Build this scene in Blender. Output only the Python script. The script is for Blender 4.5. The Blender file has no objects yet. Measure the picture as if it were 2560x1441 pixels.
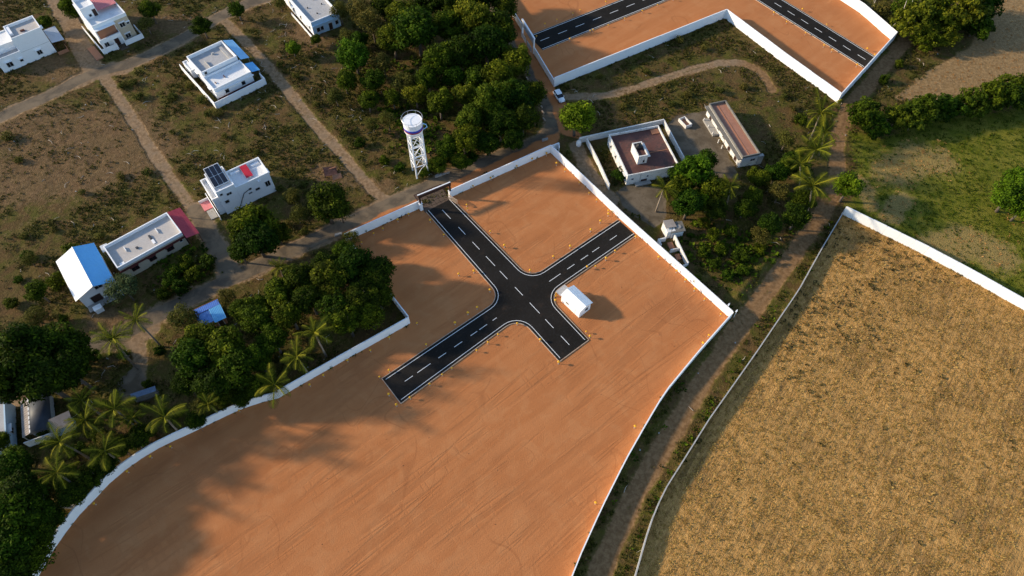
import bpy, math, random
import numpy as np
from mathutils import Vector
R = math.radians
random.seed(7); RNG = np.random.default_rng(11)
SC = bpy.context.scene

# ------------------------------------------------------------------ camera, sky, sun, exposure
CAM_H, PITCH, FPX, IW, IH = 115.0, R(57.0), 1707.0, 2560.0, 1441.0
cd = bpy.data.cameras.new('camera'); cam = bpy.data.objects.new('camera', cd); SC.collection.objects.link(cam)
cam.location = (0, 0, CAM_H); cam.rotation_euler = (math.pi/2-PITCH, 0, 0)
cd.sensor_width = 36.0; cd.lens = FPX/IW*36.0; cd.clip_start = 1.0; cd.clip_end = 6000.0
SC.camera = cam
SUN_EL, SUN_DIR = R(20.5), R(-7.0)          # light travels towards +x, 7 degrees towards the camera
w = bpy.data.worlds.new('World'); SC.world = w; w.use_nodes = True
nt = w.node_tree; bg = nt.nodes['Background']; sky = nt.nodes.new('ShaderNodeTexSky')
sky.sky_type = 'NISHITA'; sky.sun_disc = False; sky.sun_elevation = SUN_EL; sky.dust_density = .45; sky.ozone_density = 2.0
sx, sy = -math.cos(SUN_DIR), -math.sin(SUN_DIR)   # horizontal direction towards the sun
sky.sun_rotation = math.atan2(sx, sy)
nt.links.new(sky.outputs[0], bg.inputs[0]); bg.inputs[1].default_value = 0.15
sl = bpy.data.lights.new('sun', 'SUN'); so = bpy.data.objects.new('sun', sl); SC.collection.objects.link(so)
sl.energy = 3.5; sl.angle = R(3.0); sl.color = (1.0, 0.83, 0.59)
d = Vector((math.cos(SUN_EL)*-sx, math.cos(SUN_EL)*-sy, -math.sin(SUN_EL)))
so.rotation_euler = d.to_track_quat('-Z', 'Y').to_euler(); so.location = (-120, 40, 160)
SC.view_settings.view_transform = 'Standard'; SC.view_settings.look = 'None'
SC.view_settings.exposure = 0.80; SC.view_settings.gamma = 1.0; SC.view_settings.use_curve_mapping = False
SC.render.engine = 'CYCLES'; SC.cycles.use_denoising = True; SC.cycles.max_bounces = 6
SC.cycles.diffuse_bounces = 3; SC.cycles.transparent_max_bounces = 4

# ------------------------------------------------------------------ ground points from picture points
_fw = np.array([0, math.cos(PITCH), -math.sin(PITCH)]); _up = np.array([0, math.sin(PITCH), math.cos(PITCH)])
def G(px, py, z=0.0):
    v = _fw + np.array([(px-IW/2)/FPX, 0, 0]) - (py-IH/2)/FPX*_up
    t = (z-CAM_H)/v[2]; p = t*v
    return Vector((p[0], p[1], z))
def pxm(px, py, z=0.0):      # metres per picture pixel at that place
    return (G(px, py, z)-Vector((0, 0, CAM_H))).length/FPX
def frame(p0, p1, z=0.0):    # footprint corner and direction of a wall
    a = G(*p0, z); b = G(*p1, z)
    return (a.x, a.y), math.degrees(math.atan2(b.y-a.y, b.x-a.x))
def crop(x0, y0, s): return lambda x, y: (x0+x/s, y0+y/s)

# ------------------------------------------------------------------ mesh helpers
COL = SC.collection
def tag(o, label=None, cat=None, group=None, kind=None):
    for k, v in (('label', label), ('category', cat), ('group', group), ('kind', kind)):
        if v: o[k] = v
    return o
def put(name, me, parent=None, loc=(0, 0, 0), rz=0.0, scale=None):
    o = bpy.data.objects.new(name, me); COL.objects.link(o)
    if parent: o.parent = parent
    o.location = loc
    if rz: o.rotation_euler = (0, 0, rz)
    if scale: o.scale = scale
    return o
def empty(name, loc, rz=0.0, label=None, cat=None, group=None):
    o = put(name, None, None, loc, rz); o.empty_display_size = 0.3
    return tag(o, label, cat, group)
class MB:
    def __init__(s): s.v = []; s.f = []
    def add(s, vs, fs):
        n = len(s.v); s.v += [tuple(p) for p in vs]; s.f += [tuple(i+n for i in f) for f in fs]; return s
    def box(s, x0, x1, y0, y1, z0, z1):
        return s.add([(x0,y0,z0),(x1,y0,z0),(x1,y1,z0),(x0,y1,z0),(x0,y0,z1),(x1,y0,z1),(x1,y1,z1),(x0,y1,z1)],
                     [(3,2,1,0),(4,5,6,7),(0,1,5,4),(1,2,6,5),(2,3,7,6),(3,0,4,7)])
    def prism(s, poly, z0, z1):
        n = len(poly); z1 = z1 if hasattr(z1, '__len__') else [z1]*n
        return s.add([(p[0],p[1],z0) for p in poly]+[(p[0],p[1],z) for p, z in zip(poly, z1)],
                     [tuple(range(n-1,-1,-1)), tuple(range(n,2*n))]+[(i,(i+1)%n,n+(i+1)%n,n+i) for i in range(n)])
    def sheet(s, quad, t=0.05):      # thin slab over four 3-D corners
        return s.add([(p[0],p[1],p[2]-t) for p in quad]+list(quad), [(3,2,1,0),(4,5,6,7),(0,1,5,4),(1,2,6,5),(2,3,7,6),(3,0,4,7)])
    def tube(s, pts, rad, n=6, cap=True):
        pts = [Vector(p) for p in pts]; m = len(pts)
        if not hasattr(rad, '__len__'): rad = [rad]*m
        b = len(s.v); ref = Vector((0.31, 0.95, 0.1)).normalized()
        for i, p in enumerate(pts):
            t = (pts[min(i+1,m-1)]-pts[max(i-1,0)]).normalized()
            a = t.cross(ref if abs(t.dot(ref)) < .95 else Vector((1,0,0))).normalized(); c = t.cross(a)
            for k in range(n):
                q = 2*math.pi*k/n; s.v.append(tuple(p+rad[i]*(math.cos(q)*a+math.sin(q)*c)))
        for i in range(m-1):
            for k in range(n):
                s.f.append((b+i*n+k, b+i*n+(k+1)%n, b+(i+1)*n+(k+1)%n, b+(i+1)*n+k))
        if cap: s.f.append(tuple(b+k for k in range(n-1,-1,-1))); s.f.append(tuple(b+(m-1)*n+k for k in range(n)))
        return s
    def lathe(s, prof, n=16, c=(0,0)):
        b = len(s.v); m = len(prof)
        for r, z in prof:
            for k in range(n):
                q = 2*math.pi*k/n; s.v.append((c[0]+r*math.cos(q), c[1]+r*math.sin(q), z))
        for i in range(m-1):
            for k in range(n): s.f.append((b+i*n+k, b+i*n+(k+1)%n, b+(i+1)*n+(k+1)%n, b+(i+1)*n+k))
        s.f.append(tuple(b+k for k in range(n-1,-1,-1))); s.f.append(tuple(b+(m-1)*n+k for k in range(n)))
        return s
    def ribs(s, p00, p10, p01, p11, n, h=0.05, t=0.03):   # ribbed metal sheet: n ribs running from edge p00-p10 to edge p01-p11
        p00, p10, p01, p11 = map(Vector, (p00, p10, p01, p11)); up = (p10-p00).cross(p01-p00).normalized()
        if up.z < 0: up = -up
        row = []
        for i in range(n):
            for f, hh in ((0,0),(.55,0),(.65,h),(.9,h)): row.append(((i+f)/n, hh))
        row.append((1,0)); b = len(s.v); m = len(row)
        for A, B in ((p00,p10),(p01,p11)):
            for f, hh in row: s.v.append(tuple(A.lerp(B,f)+up*hh))
        for A, B in ((p00,p10),(p01,p11)):
            for f, hh in row: s.v.append(tuple(A.lerp(B,f)+up*(hh-t)))
        for i in range(m-1):
            s.f.append((b+i,b+i+1,b+m+i+1,b+m+i)); s.f.append((b+2*m+i+1,b+2*m+i,b+3*m+i,b+3*m+i+1))
            s.f.append((b+i+1,b+i,b+2*m+i,b+2*m+i+1)); s.f.append((b+m+i,b+m+i+1,b+3*m+i+1,b+3*m+i))
        s.f.append((b,b+m,b+3*m,b+2*m)); s.f.append((b+2*m-1,b+m-1,b+3*m-1,b+4*m-1))
        return s
    def mesh(s, name, m=None, smooth=False):
        me = bpy.data.meshes.new(name); me.from_pydata(s.v, [], s.f); me.update()
        if m: me.materials.append(m)
        if smooth: me.polygons.foreach_set('use_smooth', [True]*len(me.polygons))
        return me
    def build(s, name, m, parent=None, smooth=False, loc=(0,0,0), rz=0.0):
        return put(name, s.mesh(name, m, smooth), parent, loc, rz)
def np_mesh(name, verts, faces, m=None, smooth=False, attrs=None):
    me = bpy.data.meshes.new(name); nv = len(verts); nf, k = faces.shape
    me.vertices.add(nv); me.vertices.foreach_set('co', np.ascontiguousarray(verts, np.float32).ravel())
    me.loops.add(nf*k); me.loops.foreach_set('vertex_index', np.ascontiguousarray(faces, np.int32).ravel())
    me.polygons.add(nf); me.polygons.foreach_set('loop_start', np.arange(0, nf*k, k, dtype=np.int32))
    me.polygons.foreach_set('use_smooth', np.full(nf, smooth))
    for an, (ty, dat) in (attrs or {}).items():
        a = me.attributes.new(an, ty, 'POINT')
        a.data.foreach_set('color' if ty == 'FLOAT_COLOR' else 'value', np.ascontiguousarray(dat, np.float32).ravel())
    me.update(calc_edges=True)
    if m: me.materials.append(m)
    return me

# ------------------------------------------------------------------ materials
class NT:
    def __init__(s, name):
        s.m = bpy.data.materials.new(name); s.m.use_nodes = True; s.t = s.m.node_tree
        s.b = s.t.nodes['Principled BSDF']; s.b.inputs['Specular IOR Level'].default_value = 0.25
    def n(s, ty, **kw):
        n = s.t.nodes.new(ty)
        for k, v in kw.items():
            if hasattr(n, k): setattr(n, k, v)
            else: n.inputs[k.replace('_', ' ')].default_value = v
        return n
    def l(s, a, b): s.t.links.new(a, b); return s
    def val(s, inp, v):
        if isinstance(v, (int, float)): inp.default_value = v
        elif isinstance(v, tuple): inp.default_value = v if len(v) == 4 else (*v, 1)
        else: s.l(v, inp)
    def math(s, op, a, b=0.5, c=None):
        n = s.n('ShaderNodeMath', operation=op); s.val(n.inputs[0], a); s.val(n.inputs[1], b)
        if c is not None: s.val(n.inputs[2], c)
        return n.outputs[0]
    def mix(s, f, a, b, mode='MIX'):
        n = s.n('ShaderNodeMix', data_type='RGBA', blend_type=mode); s.val(n.inputs[0], f); s.val(n.inputs[6], a); s.val(n.inputs[7], b)
        return n.outputs[2]
    def noise(s, vec, scale, detail=3.0, rough=.55, dist=0.0):
        n = s.n('ShaderNodeTexNoise', Scale=scale, Detail=detail, Roughness=rough, Distortion=dist)
        if vec is not None: s.l(vec, n.inputs['Vector'])
        return n.outputs[0]
    def step(s, v, a, b):
        n = s.n('ShaderNodeMapRange', interpolation_type='SMOOTHSTEP'); s.l(v, n.inputs[0]); n.inputs[1].default_value = a; n.inputs[2].default_value = b
        return n.outputs[0]
    def bump(s, h, dist, strength=1.0):
        n = s.n('ShaderNodeBump', Strength=strength, Distance=dist); s.l(h, n.inputs['Height']); s.l(n.outputs[0], s.b.inputs['Normal'])
MATS = {}
def mat(name, col, rough=.8, var=.18, scale=1.2, dirt=None, dirt_amt=.35, bump=0.0, spec=.25, metal=0.0, fine=6.0):
    if name in MATS: return MATS[name]
    t = NT(name); co = t.n('ShaderNodeTexCoord').outputs['Object']
    n1 = t.noise(co, scale, 4); n2 = t.noise(co, scale*fine, 3)
    a = tuple(max(0, c*(1-var)) for c in col); b = tuple(min(1, c*(1+var)) for c in col)
    c = t.mix(t.step(n1, .3, .7), a, b)
    if dirt:
        f = t.math('MULTIPLY', t.step(t.math('ADD', t.math('MULTIPLY', n1, .6), t.math('MULTIPLY', n2, .4)), .46, .66), dirt_amt)
        c = t.mix(f, c, dirt)
    t.l(c, t.b.inputs['Base Color']); t.b.inputs['Roughness'].default_value = rough; t.b.inputs['Metallic'].default_value = metal
    t.b.inputs['Specular IOR Level'].default_value = spec
    if bump: t.bump(n2, bump)
    MATS[name] = t.m; return t.m
def leaf_mat(name, c0, c1, c2, hue=.05):
    t = NT(name); a = t.n('ShaderNodeAttribute', attribute_name='tint').outputs['Fac']
    r = t.n('ShaderNodeObjectInfo').outputs['Random']
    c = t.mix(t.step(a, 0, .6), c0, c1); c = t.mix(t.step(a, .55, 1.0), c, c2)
    hs = t.n('ShaderNodeHueSaturation'); t.l(c, hs.inputs['Color'])
    t.l(t.math('MULTIPLY_ADD', r, hue, .5-hue/2), hs.inputs['Hue']); t.l(t.math('MULTIPLY_ADD', r, -.4, 1.15), hs.inputs['Value'])
    tr = t.n('ShaderNodeBsdfTranslucent'); mx = t.n('ShaderNodeMixShader'); mx.inputs[0].default_value = .28
    t.l(hs.outputs[0], t.b.inputs['Base Color']); t.l(hs.outputs[0], tr.inputs['Color']); t.b.inputs['Roughness'].default_value = .75; t.b.inputs['Specular IOR Level'].default_value = .06
    t.l(t.b.outputs[0], mx.inputs[1]); t.l(tr.outputs[0], mx.inputs[2]); t.l(mx.outputs[0], t.t.nodes['Material Output'].inputs['Surface'])
    return t.m
WHITE = mat('white_paint', (.82,.82,.82), .7, .04, .7, (.50,.47,.44), .22, .008)
WALLW = mat('compound_wall_white', (.84,.84,.84), .75, .03, .5, (.62,.57,.52), .18, .008)
OLDW = mat('old_whitewash', (.72,.70,.66), .85, .10, .8, (.22,.19,.16), .60, .03)
GREYW = mat('grey_weathered_wall', (.42,.41,.39), .9, .15, 1.0, (.18,.16,.13), .6, .02)
ROOFW = mat('white_roof_coat', (.76,.76,.75), .8, .06, .5, (.42,.40,.38), .45, .02)
ROOFG = mat('grey_roof_screed', (.42,.41,.40), .85, .12, .6, (.22,.20,.19), .5, .02)
ROOFB = mat('beige_roof_screed', (.47,.43,.39), .85, .10, .5, (.30,.29,.29), .5, .02)
BEIGE = mat('beige_paint', (.52,.43,.31), .8, .08, .8, (.3,.24,.17), .4, .01)
BLUEW = mat('pale_blue_paint', (.42,.58,.70), .75, .06, .8, (.28,.34,.40), .4, .01)
MAROON = mat('maroon_paint', (.10,.025,.022), .6, .12, 1.0)
REDR = mat('red_roof_tiles', (.125,.055,.044), .88, .25, .35, (.050,.038,.034), .85, .02)
TERRA = mat('terracotta_roof', (.36,.17,.11), .85, .12, .5, (.20,.10,.07), .5, .02)
PINK = mat('pink_metal_sheet', (.62,.20,.20), .55, .08, .8, (.35,.15,.13), .3)
REDM = mat('red_metal_sheet', (.42,.055,.075), .5, .10, .8, (.25,.05,.06), .35)
CRIM = mat('crimson_cloth', (.50,.02,.045), .8, .10, 1.0)
BLUEM = mat('blue_metal_sheet', (.15,.45,.76), .5, .05, .8, (.07,.26,.55), .3)
BLUET = mat('pale_blue_tarpaulin', (.28,.56,.80), .5, .08, .8, (.3,.5,.65), .4, .02)
BLUED = mat('deep_blue_sheet', (.07,.17,.50), .5, .10, .8, (.04,.10,.32), .4)
WHITEM = mat('white_metal_sheet', (.86,.86,.84), .45, .03, .8)
GREYM = mat('grey_metal_sheet', (.46,.50,.55), .45, .08, .8, (.3,.28,.26), .35)
ASBES = mat('asbestos_sheet', (.36,.31,.27), .9, .15, .8, (.18,.15,.13), .5, .02)
DARKS = mat('dark_grey_sheet', (.045,.05,.06), .55, .15, .8)
GLASS = mat('dark_window_glass', (.012,.013,.016), .12, .2, 2.0, spec=.5)
FRAME = mat('window_frame_paint', (.55,.54,.52), .6, .05)
BLACK = mat('black_plastic', (.015,.015,.017), .4, .2)
DARKB = mat('dark_brown_cladding', (.045,.022,.016), .5, .2, 1.5)
RUST = mat('rusty_iron', (.14,.06,.04), .85, .3, 1.5)
BRICK = mat('brick_orange_plaster', (.34,.15,.08), .85, .15, 1.5, (.2,.1,.06), .5)
WCAP = mat('weathered_grey_cap', (.20,.185,.16), .92, .25, .8, (.09,.08,.07), .6, .02)
CONC = mat('concrete', (.34,.32,.29), .9, .12, .8, (.2,.18,.15), .5, .02)
PAVER = mat('brown_stone_tile', (.105,.072,.05), .9, .15, 1.5, (.06,.042,.03), .5, .02)
YELLOW = mat('yellow_paint', (.72,.36,.02), .6, .12, 3.0)
BARK = mat('bark', (.13,.10,.075), .95, .25, 2.0, bump=.03)
PALEB = mat('pale_bark', (.50,.43,.34), .9, .15, 2.0)
PALMT = mat('palm_trunk', (.26,.20,.145), .95, .2, 3.0, bump=.02)
BLUEP = mat('blue_band_paint', (.04,.07,.42), .5, .1)
REDP = mat('red_band_paint', (.33,.02,.04), .5, .1)
PANEL = mat('solar_cells', (.012,.014,.022), .15, .2, 3.0, spec=.6)
CARW = mat('car_white_paint', (.80,.81,.82), .25, .02, 1.0, spec=.5)
RUBBER = mat('rubber', (.02,.02,.02), .8, .2)
STEEL = mat('galvanised_steel', (.5,.5,.5), .4, .08, metal=.7)
LINE = mat('road_line_paint', (.78,.78,.76), .7, .05, 2.0, (.3,.3,.3), .25)
KERB = mat('kerb_concrete', (.46,.36,.27), .9, .15, .6, (.34,.16,.08), .85)
# black asphalt
t = NT('fresh_asphalt'); p = t.n('ShaderNodeNewGeometry').outputs['Position']
n1 = t.noise(p, .12, 4); n2 = t.noise(p, 3.0, 3); n3 = t.noise(p, 22.0, 2)
c = t.mix(t.step(n1, .35, .7), (.0145,.0125,.0105), (.021,.018,.0155)); c = t.mix(t.math('MULTIPLY', t.step(n2, .45, .75), .5), c, (.027,.026,.025))
c = t.mix(t.math('MULTIPLY', t.step(t.noise(p, .45, 5, .65), .56, .78), .28), c, (.09,.055,.035))
t.l(c, t.b.inputs['Base Color']); t.b.inputs['Roughness'].default_value = .92; t.b.inputs['Specular IOR Level'].default_value = .08; t.bump(n3, .01); ASPHALT = t.m
# leaves
LEAFM = {'d': leaf_mat('leaves_dark', (.010,.019,.0015), (.036,.057,.003), (.115,.148,.007), .07),
         'm': leaf_mat('leaves_mid', (.014,.026,.0015), (.054,.086,.004), (.148,.190,.009), .07),
         'l': leaf_mat('leaves_lime', (.028,.056,.003), (.096,.160,.006), (.185,.270,.012), .04),
         'o': leaf_mat('leaves_olive', (.040,.043,.007), (.100,.098,.016), (.185,.160,.032), .06),
         'f': leaf_mat('leaves_grey_green', (.036,.054,.020), (.080,.108,.038), (.14,.17,.06)),
         'g': leaf_mat('leaves_golden', (.030,.046,.003), (.100,.122,.007), (.22,.225,.014), .06)}
PALML = leaf_mat('palm_leaflets', (.012,.019,.002), (.046,.060,.004), (.205,.200,.014), .03)
WEEDM = leaf_mat('weed_leaves', (.030,.034,.005), (.078,.076,.012), (.18,.140,.048), .05)
STRAWM = leaf_mat('straw_blades', (.25,.130,.034), (.48,.265,.078), (.64,.38,.125), .03)
SPOTM = leaf_mat('field_weeds', (.070,.054,.018), (.125,.088,.030), (.23,.15,.05), .03)

# ------------------------------------------------------------------ the ground: one sheet, split into the places it is made of
def pp(pts): return np.array([G(x, y)[:2] for x, y in pts])
def vnoise(x, y, s, seed):
    r = np.random.default_rng(seed); T = r.random((256, 256)); x = x/s; y = y/s
    xi = np.floor(x).astype(int); yi = np.floor(y).astype(int); fx = x-xi; fy = y-yi
    fx = fx*fx*(3-2*fx); fy = fy*fy*(3-2*fy); g = lambda a, b: T[a % 256, b % 256]
    return (g(xi,yi)*(1-fx)+g(xi+1,yi)*fx)*(1-fy)+(g(xi,yi+1)*(1-fx)+g(xi+1,yi+1)*fx)*fy
def fbm(x, y, s, seed, o=4): return sum(vnoise(x, y, s/2**i, seed+i)/2**i for i in range(o))/sum(.5**i for i in range(o))
def seg_d(X, Y, a, b):
    d = b-a; L = d@d+1e-9; t = np.clip(((X-a[0])*d[0]+(Y-a[1])*d[1])/L, 0, 1)
    return np.hypot(X-a[0]-t*d[0], Y-a[1]-t*d[1])
def line_d(X, Y, P):
    D = np.full(X.shape, 1e9)
    for i in range(len(P)-1): D = np.minimum(D, seg_d(X, Y, P[i], P[i+1]))
    return D
def inside(X, Y, P):
    c = np.zeros(X.shape, bool); n = len(P)
    for i in range(n):
        (x0, y0), (x1, y1) = P[i], P[(i+1) % n]
        if y0 == y1: continue
        c ^= ((Y < y0) != (Y < y1)) & (X < (x1-x0)*(Y-y0)/(y1-y0)+x0)
    return c
def poly_w(X, Y, P, soft=.6):
    D = line_d(X, Y, np.vstack([P, P[:1]])); s = np.where(inside(X, Y, P), D, -D)
    return np.clip(.5+s/(2*soft), 0, 1)
def band_w(X, Y, P, wd, soft=.6): return np.clip(.5+(wd-line_d(X, Y, P))/(2*soft), 0, 1)
def smooth_line(pts, n=6):
    P = [np.array(p, float) for p in pts]; P = [2*P[0]-P[1]]+P+[2*P[-1]-P[-2]]; out = []
    for i in range(1, len(P)-2):
        for k in range(n):
            t = k/n; a, b, c, d = P[i-1], P[i], P[i+1], P[i+2]
            out.append(.5*((2*b)+(c-a)*t+(2*a-5*b+4*c-d)*t*t+(3*b-a-3*c+d)*t**3))
    out.append(P[-2]); return np.array(out)

# walls of the three plots (base lines, picture points)
W_FRONT_L = [(866,602),(1053,519)]
W_FRONT_R = [(1131,491),(1376,381)]
W_EAST = [(1376,381),(1548,545),(1825,795)]
W_SE = [(1825,795),(1742,889),(1657,992),(1613,1066),(1562,1156),(1502,1276),(1452,1386),(1428,1446),(1395,1530)]
W_WEST = [(868,604),(1024,806)]
W_SW = [(1024,809),(880,890),(735,972),(694,996),(629,1012),(560,1042),(480,1081),(407,1114),(328,1162),(273,1209),(235,1250),(194,1291),(152,1347),(122,1392),(85,1460),(50,1530)]
U_SOUTH = [(1385,217),(1811,46)]
U_SE = [(1811,46),(1950,152),(2093,256)]
U_EAST = [(2093,256),(2231,103)]
U_NE = [(2231,103),(2150,32),(2085,-10),(2000,-75)]
U_WEST_A = [(1385,217),(1336,136)]
U_WEST_B = [(1308,82),(1285,45),(1255,0),(1225,-50)]
F_NORTH = [(2105,536),(2212,589),(2308,636),(2426,700),(2511,748),(2600,798)]
F_WEST = [(2105,536),(2048,632),(1992,733),(1938,812),(1888,886),(1828,971),(1768,1056),(1718,1136),(1655,1236),(1622,1316),(1602,1386),(1585,1446),(1560,1530)]
plotM = pp([(866,602),(1053,519),(1131,491),(1376,381)]+W_EAST[1:]+W_SE[1:]+W_SW[::-1]+[(1024,806)])
plotU = pp([(1385,217),(1336,136),(1308,82),(1255,0),(1190,-110),(1500,-260),(1900,-180)]+U_NE[::-1]+U_EAST[::-1]+U_SE[::-1][1:])
strawP = pp(F_WEST[::-1]+F_NORTH[1:]+[(2800,900),(2800,1600),(1560,1600)])
greenP = pp([(2120,330),(2200,345),(2330,300),(2480,280),(2700,250),(2700,820),(2600,790),(2511,735),(2308,622),(2112,520),(2150,480),(2135,400)])
brownP = pp([(2235,250),(2290,200),(2420,120),(2500,0),(2560,-60),(2800,-60),(2800,200),(2560,205),(2450,255),(2330,270)])
brown2P = pp([(2490,600),(2540,640),(2700,700),(2700,560),(2560,540),(2505,545)])
yardP = pp([(1690,290),(1770,275),(1790,330),(1830,400),(1850,450),(1770,440),(1700,400),(1660,330)])
yard2P = pp([(1540,480),(1580,462),(1660,470),(1665,545),(1640,575),(1600,545),(1555,510)])
yard3P = pp([(295,960),(345,905),(372,960),(380,1000),(300,1000)])
spill = [pp([(866,598),(1050,506),(1045,497),(950,535),(850,585)]), pp([(1131,478),(1376,368),(1400,345),(1395,330),(1330,362),(1250,400),(1140,452),(1105,470)]),
         pp([(1389,222),(1336,140),(1300,70),(1240,-20),(1212,-20),(1275,80),(1335,180),(1372,255),(1398,330),(1460,350),(1440,310),(1418,262)])]
ROADS = [([(1200,-60),(1235,10),(1280,85),(1335,185),(1370,262),(1382,310),(1362,345),(1320,366),(1250,394),(1150,432),(1060,472),(980,508),(880,555),(760,612),(640,668),(530,722),(430,770),(330,822),(220,868),(60,935),(-80,990)], 1.75),
         ([(-60,320),(0,293),(120,240),(230,186),(330,158),(430,110),(500,72),(545,45)], 1.8),
         ([(545,45),(610,14),(680,-12),(760,-45)], 1.9), ([(578,688),(548,632),(508,556),(488,526)], 1.75)]
TRACKS = [([(520,580),(500,548),(440,466),(380,378),(330,296),(265,200),(225,160),(195,110),(165,50),(130,-20)], 1.3),
          ([(545,40),(620,112),(700,202),(770,292),(860,392),(950,492),(985,506)], 1.3),
          ([(-40,612),(60,560),(140,520),(280,450),(372,400)], .8),
          ([(2300,60),(2240,130),(2180,205),(2122,272),(2092,350),(2092,430),(2075,500),(2020,585),(1960,668),(1900,750),(1832,842),(1762,945),(1684,1075),(1606,1205),(1538,1345),(1495,1450),(1460,1560)], 1.8),
          ([(1395,242),(1500,240),(1600,216),(1700,184),(1790,160),(1850,158),(1900,180),(1930,225)], 1.2),
          ([(225,872),(290,860),(345,850),(380,820)], 1.6), ([(345,850),(350,910),(340,975)], 1.3), ([(-20,1010),(60,990)], 2.0),
          ([(1440,365),(1480,440),(1530,500)], 1.6), ([(235,178),(205,120),(172,55),(130,-20)], 2.5), ([(195,205),(250,180),(310,170)], 2.6)]
BARE = [([(735,70),(765,85),(790,100)], 3.2), ([(120,165),(165,185)], 4.0), ([(1545,500),(1620,520)], 3.0), ([(800,430),(960,470)], 2.5), ([(60,330),(300,330),(340,380)], 9.0), ([(30,450),(250,420)], 8.0),
        ([(255,800),(330,790)], 3.0), ([(1780,330),(1700,300)], 2.0), ([(330,60),(500,60)], 4.0), ([(2230,430),(2290,395),(2345,405)], 4.6), ([(2260,500),(2230,540)], 2.5), ([(2350,630),(2420,600),(2490,640)], 4.2), ([(2155,455),(2175,510)], 2.0)]
STEP = .5
gx = np.arange(-176, 176.01, STEP); gy = np.arange(6, 192.01, STEP); X, Y = np.meshgrid(gx, gy); nx, ny = len(gx), len(gy)
jx = (fbm(X, Y, 2.5, 5)-.5)*1.6; jy = (fbm(X, Y, 2.5, 15)-.5)*1.6          # uneven edges
Xj, Yj = X+jx, Y+jy
soil = np.maximum(poly_w(X, Y, plotM, .3), poly_w(X, Y, plotU, .3))
for s_ in spill: soil = np.maximum(soil, poly_w(Xj, Yj, s_, 1.0))
tarm = np.zeros_like(X); trk = np.zeros_like(X)
for P_, wd in ROADS: tarm = np.maximum(tarm, band_w(X+jx*.35, Y+jy*.35, smooth_line(pp(P_)), wd, .5))
for ti_, (P_, wd) in enumerate(TRACKS):
    sl_ = smooth_line(pp(P_)); dl = line_d(X+jx*.25, Y+jy*.25, sl_); mid_ = 1-(.35 if ti_ == 3 else .5)*np.exp(-(dl/.42)**2)*(.4+.9*fbm(X, Y, 7, 131))
    trk = np.maximum(trk, band_w(X+jx*.6, Y+jy*.6, sl_, wd, .8)*np.clip(mid_, 0, 1)*(.5 if ti_ == 2 else 1))
for P_, wd in ROADS: trk = np.maximum(trk, .75*band_w(Xj, Yj, smooth_line(pp(P_)), wd+.8, .8))
conc = np.maximum.reduce([poly_w(Xj, Yj, p_, .5) for p_ in (yardP, yard2P, yard3P)])
straw = poly_w(X, Y, strawP, .3); green = poly_w(Xj, Yj, greenP, 2.0)
brown = np.maximum(poly_w(Xj, Yj, brownP, 1.0), poly_w(Xj, Yj, brown2P, .8))
bare = np.zeros_like(X)
for P_, wd in BARE: bare = np.maximum(bare, band_w(X+jx*2, Y+jy*2, pp(P_), wd, wd*.6))
inplot = np.maximum(poly_w(X, Y, plotM, .3), poly_w(X, Y, plotU, .3))
outp = 1-np.maximum(inplot, straw)
tarm *= 1-inplot; trk *= outp; conc *= 1-inplot
bank = smooth_line(pp([(1940,625),(1905,668),(1870,705),(1842,742)])); bankd = line_d(X, Y, bank)
scrub = np.clip(1-np.maximum.reduce([soil, tarm, trk, conc, straw, green, brown]), 0, 1)
Z = (fbm(X, Y, 5, 31)-.5)*.34*scrub+(fbm(X, Y, 1.6, 41, 2)-.5)*.22*scrub+(fbm(X, Y, 2.0, 51, 3)-.5)*(.06*soil*(1-inplot)+.04*trk+.16*straw+.16*green+.12*brown)+(fbm(X, Y, 3, 61, 2)-.5)*.035*inplot
Z += .9*np.exp(-(bankd/1.1)**2)*scrub*(.7+.6*fbm(X, Y, 2, 71))
for P_, wd in TRACKS[:5]:
    dl = line_d(X, Y, smooth_line(pp(P_))); Z -= .05*np.exp(-((dl-.75)/.28)**2)*trk
brd = np.clip(np.minimum.reduce([X-gx[0], gx[-1]-X, Y-gy[0], gy[-1]-Y])/6, 0, 1); Z = np.maximum(Z*brd, -.14)
WA = np.stack([soil, tarm, trk, conc], -1).reshape(-1, 4); WB = np.stack([straw, green, brown, bare], -1).reshape(-1, 4)
V = np.stack([X, Y, Z], -1).reshape(-1, 3)
idx = np.arange(nx*ny).reshape(ny, nx); F = np.stack([idx[:-1,:-1], idx[:-1,1:], idx[1:,1:], idx[1:,:-1]], -1).reshape(-1, 4)
cls = np.stack([scrub, soil, tarm, trk*.95, conc, straw, green, brown], -1).reshape(-1, 8)[F].mean(1).argmax(1)
fc = V[F].mean(1)
# ground material: what lies where comes from the sheet's own weights, edges broken by noise
t = NT('ground'); p = t.n('ShaderNodeNewGeometry').outputs['Position']
aA = t.n('ShaderNodeAttribute', attribute_name='soil_road_track_concrete'); aB = t.n('ShaderNodeAttribute', attribute_name='straw_green_brown_bare')
sA = t.n('ShaderNodeSeparateColor'); sB = t.n('ShaderNodeSeparateColor'); t.l(aA.outputs['Color'], sA.inputs[0]); t.l(aB.outputs['Color'], sB.inputs[0])
wsoil, wroad, wtrk, wcon = sA.outputs[0], sA.outputs[1], sA.outputs[2], aA.outputs['Alpha']
wstr, wgrn, wbrn, wbare = sB.outputs[0], sB.outputs[1], sB.outputs[2], aB.outputs['Alpha']
nL = t.noise(p, .045, 4, .6); nM = t.noise(p, .28, 4, .6, .6); nS = t.noise(p, 1.3, 4, .65, .4); nF = t.noise(p, 4.5, 3, .6)
def edged(wt, amt=.5, lo=.3, hi=.7):
    return t.step(t.math('MULTIPLY_ADD', t.math('SUBTRACT', nS, .5), amt, wt), lo, hi)
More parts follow.
